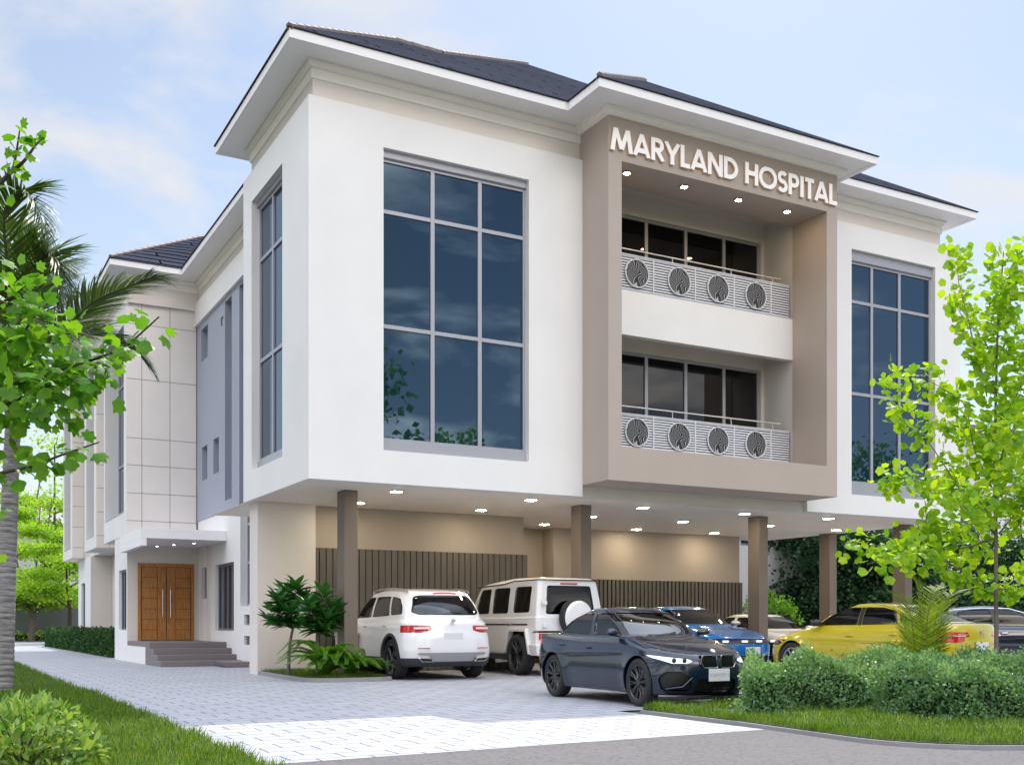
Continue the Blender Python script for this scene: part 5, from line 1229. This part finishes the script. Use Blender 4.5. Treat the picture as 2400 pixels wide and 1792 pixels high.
# ================= dark blue coupe-like saloon, front to the street
NAVYP = paint('midnight_blue_paint', (.004, .012, .032), .2, metal=.1, coat=.7)
RED = mat('red_leather', (.50, .035, .02), .5)
c, lp = low_car('dark_blue_car', 'dark blue car with lit white headlamps and a twin black grille, nose towards the island', 2.80, -5.97, R(-91.0), (.80, .81, .92), NAVYP, RED, 'coupe')
Fp = lambda z0=.2, z1=.8: (lambda f: f.normal.x > .08 and z0 < f.calc_center_median().z < z1 and f.calc_center_median().x > 1.3)
for sg in (1, -1):
    mm = (lambda p: p) if sg > 0 else mirror2
    hl = c.detach(c.carve(rpoly(mm([(.42, .645), (.52, .612), (.70, .610), (.86, .685), (.89, .728), (.72, .702), (.48, .678)]), .02, 3), 'x', Fp()), 'headlamp', HEADL, .010)
    c.detach(c.carve(rpoly(mm([(.035, .560), (.285, .560), (.325, .63), (.30, .715), (.035, .715)]), .03), 'x', Fp()), 'grille', GRILLE, .03)
    c.detach(c.carve(rpoly(mm([(.44, .30), (.50, .235), (.80, .25), (.84, .40), (.78, .50), (.60, .505), (.47, .42)]), .04), 'x', Fp(.15)), 'side_intake', GRILLE, .035)
    for y0 in (.60, .74):
        m = MB(); m.lathe([(.034, -.01), (.034, .012), (.026, .016), (.0005, .018)], 18, 'x'); q = m.build('projector', HEADD, hl, smooth=True); q.location = (2.185-(y0-.6)*.55, sg*y0, .655)
    m = MB(); P0 = rpoly(mm([(.03, .552), (.288, .552), (.335, .63), (.308, .723), (.03, .723)]), .03)
    xs = lambda y: 2.268-.20*y*y
    m.tube([(xs(p[0]), p[0], p[1]) for p in P0]+[(xs(P0[0][0]), P0[0][0], P0[0][1])], .009, 6); gr = m.build('grille_ring', mat('smoked_chrome', (.25, .25, .28), .2, metal=1), c.root, smooth=True)
    m = MB()
    for i in range(8): yy = sg*(.055+i*.033); m.box(xs(yy)-.05, xs(yy)-.012, yy-.005, yy+.005, .565, .712)
    m.build('grille_bars', RIMB, gr)
    m = MB(); m.tube([(2.05, sg*.86, .27), (2.17, sg*.62, .30), (2.21, sg*.47, .42)], [.012, .018, .012], 8); m.build('intake_blade', c.p, c.root, smooth=True)
    c.detach(c.carve(rpoly(mm([(.45, .78), (.88, .74), (.90, .90), (.50, .90)]), .03), 'x', lambda f: f.normal.x < -.1 and f.calc_center_median().x < -1.6 and .6 < f.calc_center_median().z < .95), 'tail_lamp', TAIL, .006)
    c.detach(c.carve(rpoly([(-2.2, .77), (-1.92, .80), (-1.98, .90), (-2.2, .90)], .02), 'y', lambda f: f.normal.y*sg > .2 and f.calc_center_median().y*sg > .5 and f.calc_center_median().x < -1.7), 'tail_lamp', TAIL, .004)
c.detach(c.carve(rpoly([(-.40, .215), (.40, .215), (.36, .395), (-.36, .395)], .03), 'x', Fp(.1)), 'lower_grille', GRILLE, .04)
m = MB()
for i in range(5): z = .235+i*.034; m.tube([(2.19-.12*(y/.4)**2, y+(.02 if i % 2 else -.02), z+(.008 if k % 2 else -.008)) for k, y in enumerate(np.linspace(-.36, .36, 25))], .0045, 4)
m.build('grille_mesh', RIMB, c.root)
seams(c, [rpoly([(.86, .30), (.90, .62), (.80, .935), (-.28, .955), (-.26, .30)], .05), rpoly([(-.27, .30), (-.29, .955), (-1.02, .965), (-1.02, .70), (-.92, .46), (-.86, .30)], .05)], .975)
c.finish(); put_wheels(c, 'wheel19', (.335, .25, .245, 10, RIMB, True), (1.36, -1.33), .80, .335)
mirror_caps(c, .62, .83, 1.02, NAVYP); handles(c, [(-.15, .80), (-1.05, .83)], .90)
cabin(c, .86, -1.5, .66, .38, .92, RED); plate(c, 2.262, .455, .40, .17, 1, 'BOKMORT E'); emblem(c, 2.10, 0, .775, .042, 1, tilt=R(-55))
m = MB(); m.prism([(-.86, 0), (.86, 0), (.80, .035), (-.80, .035)], 'x', -2.26, -2.06); sp = m.build('boot_spoiler', TRIM, c.root, bevel=.01); sp.location = (.0, 0, 1.0); 
m = MB(); m.prism([(2.28, -.62), (2.28, .62), (2.05, .88), (1.9, .90), (1.9, -.90), (2.05, -.88)], 'z', .13, .165); m.build('front_splitter', TRIM, c.root, bevel=.008)
BLUECAR = c

# ================= bright blue coupe under the carport
BLUEP = paint('bright_blue_paint', (.008, .15, .46), .2, metal=.1)
c, lp = low_car('blue_car', 'bright blue coupe facing the street behind the dark blue car, beside the carport column', 9.7, 1.85, R(-90), (1.02, 1.0, 1.05), BLUEP, INTD, 'coupe')
c.detach(c.carve(rpoly([(-.80, .60), (.80, .60), (.80, .70), (-.80, .70)], .03), 'x', Fp()), 'grille', GRILLE, .012)
c.detach(c.carve(rpoly([(-.60, .22), (.60, .22), (.55, .36), (-.55, .36)], .03), 'x', Fp(.1)), 'lower_grille', GRILLE, .03)
c.finish(); put_wheels(c, 'wheel19', (.335, .25, .245, 10, RIMB, True), (1.36, -1.33), .80, .335)
for yy in (.20, .66, -.20, -.66):
    m = MB(); m.box(-.03, .004, -.075, .075, -.022, .022); q = m.build('headlamp', HEADL, c.root, bevel=.008); q.location = (2.258-.19*yy*yy, yy, .65)
mirror_caps(c, .62, .83, 1.02, mat('silver_mirror_cap', (.4, .4, .42), .25, metal=.6)); cabin(c, .86, -1.5, .66, .38, .92, INTD); plate(c, 2.262, .46, .40, .15, 1)
# ================= white low car behind the third column
WHP = paint('pearl_white_paint', (.72, .70, .69), .3)
c, lp = low_car('white_car', 'low white car behind the third carport column, only its windscreen and roof showing', 13.1, 3.0, R(-90), (1.0, 1.02, .94), WHP, INTD, 'coupe')
c.detach(c.carve(rpoly([(-.55, .42), (.55, .42), (.5, .62), (-.5, .62)], .03), 'x', Fp()), 'grille', GRILLE, .012)
for sg in (1, -1):
    mm = (lambda p: p) if sg > 0 else mirror2
    c.detach(c.carve(rpoly(mm([(.48, .63), (.88, .66), (.90, .735), (.55, .70)]), .02), 'x', Fp()), 'headlamp', HEADD, .008)
c.finish(); put_wheels(c, 'wheel19', (.335, .25, .245, 10, RIMB, True), (1.36, -1.33), .80, .335); mirror_caps(c, .62, .83, 1.02, WHP); cabin(c, .86, -1.5, .66, .38, .92, INTD)
# ================= yellow saloon
YEL = paint('yellow_paint', (.50, .40, .006), .28)
c, lp = low_car('yellow_car', 'yellow saloon with dark windows parked at an angle behind the island hedge', 10.2, -3.4, R(98), (.97, .95, 1.04), YEL, INTD, 'sedan', CGD)
for sg in (1, -1):
    mm = (lambda p: p) if sg > 0 else mirror2
    tl = c.detach(c.carve(rpoly(mm([(.36, .795), (.40, .875), (.92, .875), (.92, .70), (.56, .70), (.50, .79)]), .02), 'x', lambda f: f.normal.x < -.1 and f.calc_center_median().x < -1.5 and .55 < f.calc_center_median().z < .95), 'tail_lamp', TAIL, .006)
    c.detach(c.carve(rpoly([(-2.25, .72), (-2.02, .72), (-1.80, .84), (-1.86, .875), (-2.25, .875)], .015), 'y', lambda f: f.normal.y*sg > .15 and f.calc_center_median().y*sg > .5 and f.calc_center_median().x < -1.6), 'tail_lamp', TAIL, .004)
    c.detach(c.carve(rpoly(mm([(.50, .60), (.88, .62), (.90, .72), (.60, .69)]), .02), 'x', Fp()), 'headlamp', HEADD, .008)
    m = MB(); m.tube([(-2.243+.14*yy*yy, sg*yy, .815) for yy in np.linspace(.50, .80, 6)], .011, 6); m.build('lamp_strip', TAILW, tl, smooth=True)
c.detach(c.carve(rpoly([(-.45, .40), (.45, .40), (.45, .62), (-.45, .62)], .03), 'x', Fp()), 'grille', GRILLE, .012)
seams(c, [rpoly([(.92, .30), (.96, .62), (.88, .94), (-.16, .955), (-.14, .30)], .05), rpoly([(-.15, .30), (-.17, .955), (-1.04, .975), (-1.06, .72), (-.92, .46), (-.86, .30)], .05)], .98)
c.finish(); put_wheels(c, 'wheel17', (.335, .235, .23, 7, RIMS, False), (1.36, -1.33), .80, .335); mirror_caps(c, .74, .82, 1.03, TRIM, 1.1); handles(c, [(-.02, .80), (-.98, .83)], .90)
for sg in (1, -1):
    m = MB(); m.box(-.205, -.095, sg*.74-.004, sg*.74+.004, .99, 1.20); 
cabin(c, .95, -1.5, .66, .38, .93, INTD); plate(c, -2.25, .63, .42, .15, -1); emblem(c, -2.235, -.02, .87, .05, -1)
# ================= navy saloon at the right edge
NV = paint('deep_navy_paint', (.004, .008, .028), .2, metal=.2)
c, lp = low_car('navy_car', 'dark navy saloon with bright window trim at the right edge, behind the yellow car', 16.1, -1.35, math.atan2(-RV[0]*0-.4787, .878), (1.08, 1.0, 1.06), NV, INTD, 'sedan', CGD)
c.finish(); put_wheels(c, 'wheel17', (.335, .235, .23, 7, RIMS, False), (1.36, -1.33), .80, .335); mirror_caps(c, .74, .82, 1.03, NV); handles(c, [(-.02, .80), (-.98, .83)], .90, CHROME)
for sg in (1, -1):
    m = MB(); ln = [(.90, .965), (-.3, .975), (-1.5, 1.035), (-1.40, 1.16), (-1.05, 1.295), (-.4, 1.338), (.18, 1.33), (.5, 1.235), (.90, .975)]
    m.tube([(x, sg*(.775-.45*max(0, z-.96)), z) for x, z in ln], .012, 6); m.build('window_trim', CHROME, c.root, smooth=True)
    m = MB(); m.prism([(.95, .78), (1.25, .79), (1.22, .82), (.98, .80)], 'y', min(sg*.93, sg*.945), max(sg*.93, sg*.945)); m.build('side_badge', CHROME, c.root)
cabin(c, .95, -1.5, .66, .38, .93, INTD)

# ================= white crossover, tail to the street
SUVL = [(1.9, -1.9, .66, .27, .6, .5, 3, 3.4), (2.15, -2.17, .86, .25, .8, .5, 2.8, 3.4), (2.26, -2.26, .92, .33, .9, .52, 2.6, 3.4), (2.33, -2.32, .945, .52, .95, .55, 2.5, 3.2), (2.33, -2.31, .945, .76, .95, .6, 2.5, 3.0), (2.28, -2.27, .935, [(-2.3, .90), (1, .88), (2.28, .84)], .95, .62, 2.5, 2.9),
        (2.16, -2.235, .915, [(-2.3, 1.03), (.9, .99), (2.16, .93)], .95, .6, 2.5, 2.9), (2.0, -2.20, .895, [(-2.3, 1.075), (.9, 1.045), (2.0, .985)], .9, .55, 2.5, 2.9), (1.55, -2.165, .87, [(-2.2, 1.10), (.9, 1.075), (1.55, 1.045)], .7, .5, 2.5, 2.8), (1.06, -2.13, .85, [(-2.2, 1.13), (1.06, 1.105)], .45, .48, 2.4, 2.7),
        (.68, -2.01, .805, [(-2.0, 1.37), (.7, 1.35)], .35, .5, 2.4, 2.6), (.26, -1.83, .715, [(-1.9, 1.575), (-.6, 1.615), (.26, 1.565)], .25, .55, 2.4, 2.6), (.12, -1.77, .64, [(-1.8, 1.63), (-.6, 1.675), (.12, 1.62)], .2, .5, 2.4, 2.6), (-.2, -1.3, .34, [(-1.3, 1.69), (-.6, 1.71), (-.2, 1.70)], .1, .2, 2.2, 2.2), (-.6, -.8, .01, 1.715, .05, .05, 2, 2)]
WSP = paint('white_car_paint', (.74, .735, .74), .3)
c = Car('white_crossover', 'white crossover with red tail lamps and dark lower cladding, beside the first column', SUVL, 2.83, 2.33, R(90), (1.0, .985, 1.03), WSP, 5, bulge=((1.43, .37, .42, .012), (-1.44, .37, .42, .018)), crease=(.98, .012, -1.9, 1.4))
for wx in (1.43, -1.44): c.cut_arch(wx, .375, .43); c.liners(.92, wx, .375, .44); c.arch_trim(wx, .375, .43, .055, CLAD)
for sg in (1, -1):
    for p in (rpoly([(.86, 1.13), (-.18, 1.155), (-.24, 1.545), (.10, 1.54), (.42, 1.42)], .04), rpoly([(-.27, 1.157), (-1.14, 1.18), (-1.02, 1.545), (-.33, 1.55)], .03), rpoly([(-1.23, 1.185), (-1.74, 1.20), (-1.70, 1.34), (-1.50, 1.50), (-1.10, 1.545)], .05)):
        c.detach(c.carve(p, 'y', lambda f: c.side(sg)(f) and f.calc_center_median().z > 1.08), 'side_window', CG, .010, thick=.004)
    mm = (lambda p: p) if sg > 0 else mirror2
    tl = c.detach(c.carve(rpoly(mm([(.44, .905), (.44, 1.0), (.95, 1.0), (.95, .865), (.62, .865)]), .035), 'x', lambda f: f.normal.x < -.22 and f.calc_center_median().x < -1.6 and .7 < f.calc_center_median().z < 1.06), 'tail_lamp', TAIL, .004)
    c.detach(c.carve(rpoly([(-2.20, .865), (-2.02, .885), (-1.94, .96), (-2.0, 1.0), (-2.20, 1.0)], .02), 'y', lambda f: f.normal.y*sg > .2 and f.calc_center_median().y*sg > .5 and f.calc_center_median().x < -1.7), 'tail_lamp', TAIL, .004)
    xr = lambda y: -2.292+.19*max(0, abs(y)-.30)**2*2.2
    m = MB(); m.tube([(xr(y), sg*y, .945) for y in np.linspace(.50, .78, 8)], .017, 8); m.build('lamp_strip', TAILW, tl, smooth=True)
    m = MB(); m.tube([(-2.335+.10*(y-.4)**2*4, sg*y, .585) for y in np.linspace(.50, .74, 6)], .009, 6); m.build('rear_reflector', TAIL, c.root, smooth=True)
    m = MB(); P0 = rpoly([(sg*.42, .345), (sg*.50, .40), (sg*.72, .405), (sg*.66, .345)], .02); m.tube([(-2.345+.05*(abs(p[0])-.4), p[0], p[1]) for p in P0+P0[:1]], .010, 6); ex = m.build('exhaust_trim', CHROME, c.root, smooth=True)
    m = MB(); m.prism([(p[0], p[1]) for p in P0], 'x', -2.335, -2.33); m.build('exhaust_recess', GRILLE, ex)
    m = MB(); m.tube(curve([Vector((.12, sg*.665, 1.60)), Vector((.0, sg*.675, 1.675)), Vector((-.7, sg*.68, 1.70)), Vector((-1.45, sg*.67, 1.665)), Vector((-1.62, sg*.655, 1.62))], 16), .018, 8); m.build('roof_rail', mat('satin_rail', (.55, .55, .57), .25, metal=.8), c.root, smooth=True)
c.detach(c.carve(rpoly([(-.74, 1.14), (.74, 1.14), (.58, 1.545), (-.58, 1.545)], .06), 'x', lambda f: f.normal.x > .15 and f.calc_center_median().z > 1.1 and f.calc_center_median().x < 1.3), 'windscreen', CG, .008, thick=.004)
c.detach(c.carve(rpoly([(-.72, 1.235), (-.60, 1.19), (.60, 1.19), (.72, 1.235), (.60, 1.53), (.5, 1.555), (-.5, 1.555), (-.60, 1.53)], .05), 'x', lambda f: f.normal.x < -.10 and f.calc_center_median().z > 1.12 and f.calc_center_median().x < -1), 'rear_window', CG, .010, thick=.004)
Rp = lambda z0, z1: (lambda f: f.normal.x < -.2 and z0 < f.calc_center_median().z < z1 and f.calc_center_median().x < -1.7)
c.detach(c.carve(rpoly([(-.57, .64), (.57, .64), (.63, .86), (.58, 1.14), (-.58, 1.14), (-.63, .86)], .08), 'x', Rp(.55, 1.2)), 'tailgate', WSP, 0, gap=.004)
c.detach(c.carve(rpoly([(-.42, .345), (.42, .345), (.50, .455), (.72, .47), (.70, .50), (-.70, .50), (-.72, .47), (-.50, .455)], .03), 'x', Rp(.2, .6)), 'skid_plate', SKID, -.012)
c.detach([f for f in c.carve([(-2.5, .1), (2.5, .1), (2.5, .405), (-2.5, .405)], 'y', lambda f: f.calc_center_median().z < .6)], 'lower_cladding', CLAD, -.004)
seams(c, [rpoly([(.93, .42), (.96, .8), (.92, 1.085), (-.22, 1.105), (-.20, .42)], .05), rpoly([(-.21, .42), (-.23, 1.105), (-1.22, 1.125), (-1.24, .90), (-1.02, .66), (-.94, .42)], .05)], 1.12)
c.finish(); put_wheels(c, 'wheel20', (.375, .26, .275, 5, RIMB, True), (1.43, -1.44), .815, .375); mirror_caps(c, .72, .88, 1.16, WSP); handles(c, [(-.10, .965), (-1.12, .985)], .915, CHROME)
cabin(c, .95, -1.9, .70, .48, 1.05, INTD); plate(c, -2.30, .80, .40, .13, -1); emblem(c, -2.285, 0, 1.075, .045, -1)
m = MB(); m.tube([(-2.0, .1, 1.26), (-2.06, -.05, 1.24), (-2.1, -.32, 1.215)], .011, 6); m.build('rear_wiper', TRIM, c.root)
m = MB(); m.tube([(-1.89, y, 1.60-.02*(y/.3)**2) for y in np.linspace(-.24, .24, 7)], .010, 6); m.build('brake_light', TAIL, c.root)
for sg in (1, -1): m = MB(); m.box(-.98, .98, min(sg*.93, sg*.97), max(sg*.93, sg*.97), .30, .335); m.build('side_step', CHROME, c.root)

# ================= white boxy off-roader with spare wheel
def gw():
    n = 9; z6 = [(-2.0, 1.13), (2.1, 1.10)]
    L = [(2.0, -1.95, .60, .42, .2, .2, n, n), (2.1, -2.05, .80, .40, .25, .2, n, n), (2.15, -2.08, .835, .46, .3, .2, n, n), (2.15, -2.08, .845, .60, .3, .2, n, n), (2.15, -2.08, .845, .95, .3, .2, n, n), (2.14, -2.08, .845, 1.06, .3, .2, n, n), (2.13, -2.08, .84, z6, .3, .2, n, n), (2.1, -2.075, .828, [(-2, 1.145), (2.1, 1.12)], .3, .2, n, n), (1.6, -2.07, .82, [(-2, 1.16), (1.6, 1.15)], .25, .2, n, n),
         (.98, -2.06, .815, [(-2, 1.19), (1, 1.17)], .2, .2, n, n), (.80, -2.02, .775, 1.50, .2, .2, n, n), (.62, -1.975, .725, [(-2, 1.80), (-.6, 1.80), (.62, 1.755)], .2, .2, n, n), (.58, -1.955, .70, [(-2, 1.865), (-.9, 1.87), (-.5, 1.855), (.58, 1.80)], .2, .18, n, 7), (.40, -1.86, .60, [(-1.9, 1.915), (-.9, 1.93), (-.5, 1.915), (.4, 1.86)], .2, .15, 6, 5), (.0, -1.4, .3, [(-1.4, 1.95), (0, 1.93)], .1, .1, 4, 4), (-.6, -.8, .01, 1.955, .05, .05, 2, 2)]
    c = Car('white_off_roader', 'boxy white off-roader with a round white spare-wheel cover on its tail door', L, 5.70, 2.55, R(90), (1.0, .98, 1.045), WSP, 4)
    for wx in (1.42, -1.33):
        fl = [(wx-.56, .40), (wx-.40, .90), (wx+.30, .90), (wx+.50, .42), (wx+.50, .2), (wx-.56, .2)]; c.cut_arch(wx, .42, .50, flat=fl); c.liners(.82, wx, .42, .62)
        for sg in (1, -1):
            m = MB(); P0 = [(wx-.60, .42), (wx-.43, .93), (wx+.33, .93), (wx+.53, .44)]; P1 = [(wx-.52, .42), (wx-.38, .86), (wx+.28, .86), (wx+.46, .44)]; k = 4; a, b = sg*.80, sg*.925; v = [(p[0], y, p[1]) for y in (a, b) for p in P0+P1]
            v = [(x, (y if abs(y) < .9 or 1 else y), z) for x, y, z in v]; fs = []
            for i in range(3): fs += [(8+i, 8+i+1, 12+i+1, 12+i), (i, i+1, 8+i+1, 8+i), (4+i+1, 4+i, 12+i, 12+i+1)]
            fs += [(0, 8, 12, 4), (3, 7, 15, 11)]; m.add(v, fs); m.build('wheel_arch_flare', WSP, c.root, bevel=.015)
    for sg in (1, -1):
        for p in (rpoly([(.68, 1.215), (.04, 1.22), (.04, 1.74), (.50, 1.725)], .06), rpoly([(-.12, 1.22), (-.82, 1.225), (-.82, 1.745), (-.12, 1.745)], .06), rpoly([(-1.06, 1.23), (-1.74, 1.235), (-1.74, 1.75), (-1.06, 1.75)], .07)):
            c.detach(c.carve(p, 'y', lambda f: c.side(sg)(f) and f.calc_center_median().z > 1.17), 'side_window', CG, .012, thick=.004)
        m = MB(); m.box(-.82, .70, min(sg*.842, sg*.853), max(sg*.842, sg*.853), .985, 1.015); m.box(-1.72, -1.02, min(sg*.842, sg*.853), max(sg*.842, sg*.853), .985, 1.015); m.build('side_strip', TRIM, c.root)
        m = MB(); m.tube([(-.86, sg*.86, 1.0), (-.92, sg*.885, 1.0), (-.98, sg*.86, 1.0)], .016, 8); m.build('door_handle', TRIM, c.root, smooth=True)
        m = MB(); m.tube([(.66, sg*.745, 1.775), (.2, sg*.742, 1.80), (-.5, sg*.74, 1.815), (-.78, sg*.738, 1.845), (-.95, sg*.735, 1.865), (-1.9, sg*.728, 1.868)]+([(-2.0, sg*.66, 1.868)]), .013, 6); m.build('roof_gutter', TRIM, c.root, smooth=True)
        m = MB(); m.box(-.85, .85, min(sg*.72, sg*.88), max(sg*.72, sg*.88), .30, .40); m.build('side_step', CLAD, c.root, bevel=.01)
        mm = (lambda p: p) if sg > 0 else mirror2
        m = MB(); m.box(-2.11, -2.078, min(sg*.56, sg*.78), max(sg*.56, sg*.78), .70, .83); tl = m.build('tail_lamp', TAIL, c.root, bevel=.01); m = MB(); m.box(-2.116, -2.111, min(sg*.59, sg*.75), max(sg*.59, sg*.75), .72, .735); m.box(-2.116, -2.111, min(sg*.59, sg*.75), max(sg*.59, sg*.75), .77, .785); m.build('lamp_strip', TAILW, tl)
        m = MB(); m.box(-2.235, -2.222, min(sg*.55, sg*.70), max(sg*.55, sg*.70), .44, .52); m.build('rear_reflector', TAIL, c.root)
    m = MB(); m.tube([(-2.0, -.66, 1.868), (-2.0, .66, 1.868)], .013, 6); m.build('roof_gutter', TRIM, c.root)
    m = MB(); m.prism([(-.90, .40), (.90, .40), (.93, .62), (-.93, .62)], 'x', -2.22, -1.90); m.build('rear_bumper', WSP, c.root, bevel=.025)
    c.detach(c.carve(rpoly([(-.60, 1.20), (.60, 1.20), (.53, 1.76), (-.53, 1.76)], .05), 'x', lambda f: f.normal.x < -.3 and f.calc_center_median().z > 1.17), 'rear_window', CGD, .010, thick=.004)
    c.detach(c.carve(rpoly([(-.74, 1.22), (.74, 1.22), (.66, 1.74), (-.66, 1.74)], .05), 'x', lambda f: f.normal.x > .3 and f.calc_center_median().z > 1.18 and f.calc_center_median().x < 1.2), 'windscreen', CG, .010, thick=.004)
    c.detach(c.carve(rpoly([(-.64, .66), (.64, .66), (.66, 1.12), (.58, 1.84), (-.58, 1.84), (-.66, 1.12)], .03), 'x', lambda f: f.normal.x < -.3 and .6 < f.calc_center_median().z < 1.85), 'tail_door', WSP, 0, gap=.005)
    seams(c, [rpoly([(.90, .46), (.90, 1.13), (-.04, 1.145), (-.04, .46)], .03), rpoly([(-.05, .46), (-.05, 1.145), (-.94, 1.15), (-.94, .95), (-.78, .92), (-.86, .46)], .03)], 1.16)
    c.finish(); put_wheels(c, 'wheel21', (.405, .29, .29, 10, RIMB, True), (1.42, -1.33), .775, .405); cabin(c, .85, -1.7, .68, .62, 1.14, mat('taupe_seat', (.22, .16, .14), .6))
    m = MB(); m.lathe([(.0005, -2.34), (.26, -2.34), (.315, -2.325), (.335, -2.30)], 40, 'x', (0, -.05, 1.13)); sw = m.build('spare_wheel_cover', WSP, c.root, smooth=True)
    m = MB(); m.lathe([(.337, -2.30), (.375, -2.27), (.385, -2.20), (.375, -2.13), (.30, -2.11), (.30, -2.30)], 40, 'x', (0, -.05, 1.13)); m.build('spare_tyre', TYRE, sw, smooth=True)
    m = MB(); m.prism(rpoly([(-.06, 1.06), (-.45, 1.06), (-.45, 1.14), (-.06, 1.14)], .04), 'x', -2.352, -2.338); m.build('name_bar', TRIM, sw)
    m = MB(); m.lathe([(.03, -2.356), (.022, -2.360), (.0005, -2.360)], 20, 'x', (0, -.10, 1.10)); m.build('emblem', mat('gold_emblem', (.5, .33, .1), .3, metal=.9), sw, smooth=True)
    m = MB(); 
    for z in (.98, 1.42): m.box(-2.12, -2.075, .60, .70, z-.04, z+.04)
    m.build('door_hinge', WSP, c.root, bevel=.006)
    m = MB(); m.tube([(-1.99, y, 1.80) for y in (-.2, .2)], .016, 8); m.build('brake_light', TAIL, c.root, smooth=True)
    m = MB(); m.tube([(-.95, .60, .30), (-.55, .86, .27), (-.45, .88, .27)], [.035, .04, .04], 10); m.build('exhaust_pipe', CHROME, c.root, smooth=True)
gw()
for o in list(bpy.data.objects):
    if 'used' in o.keys(): del o['used']
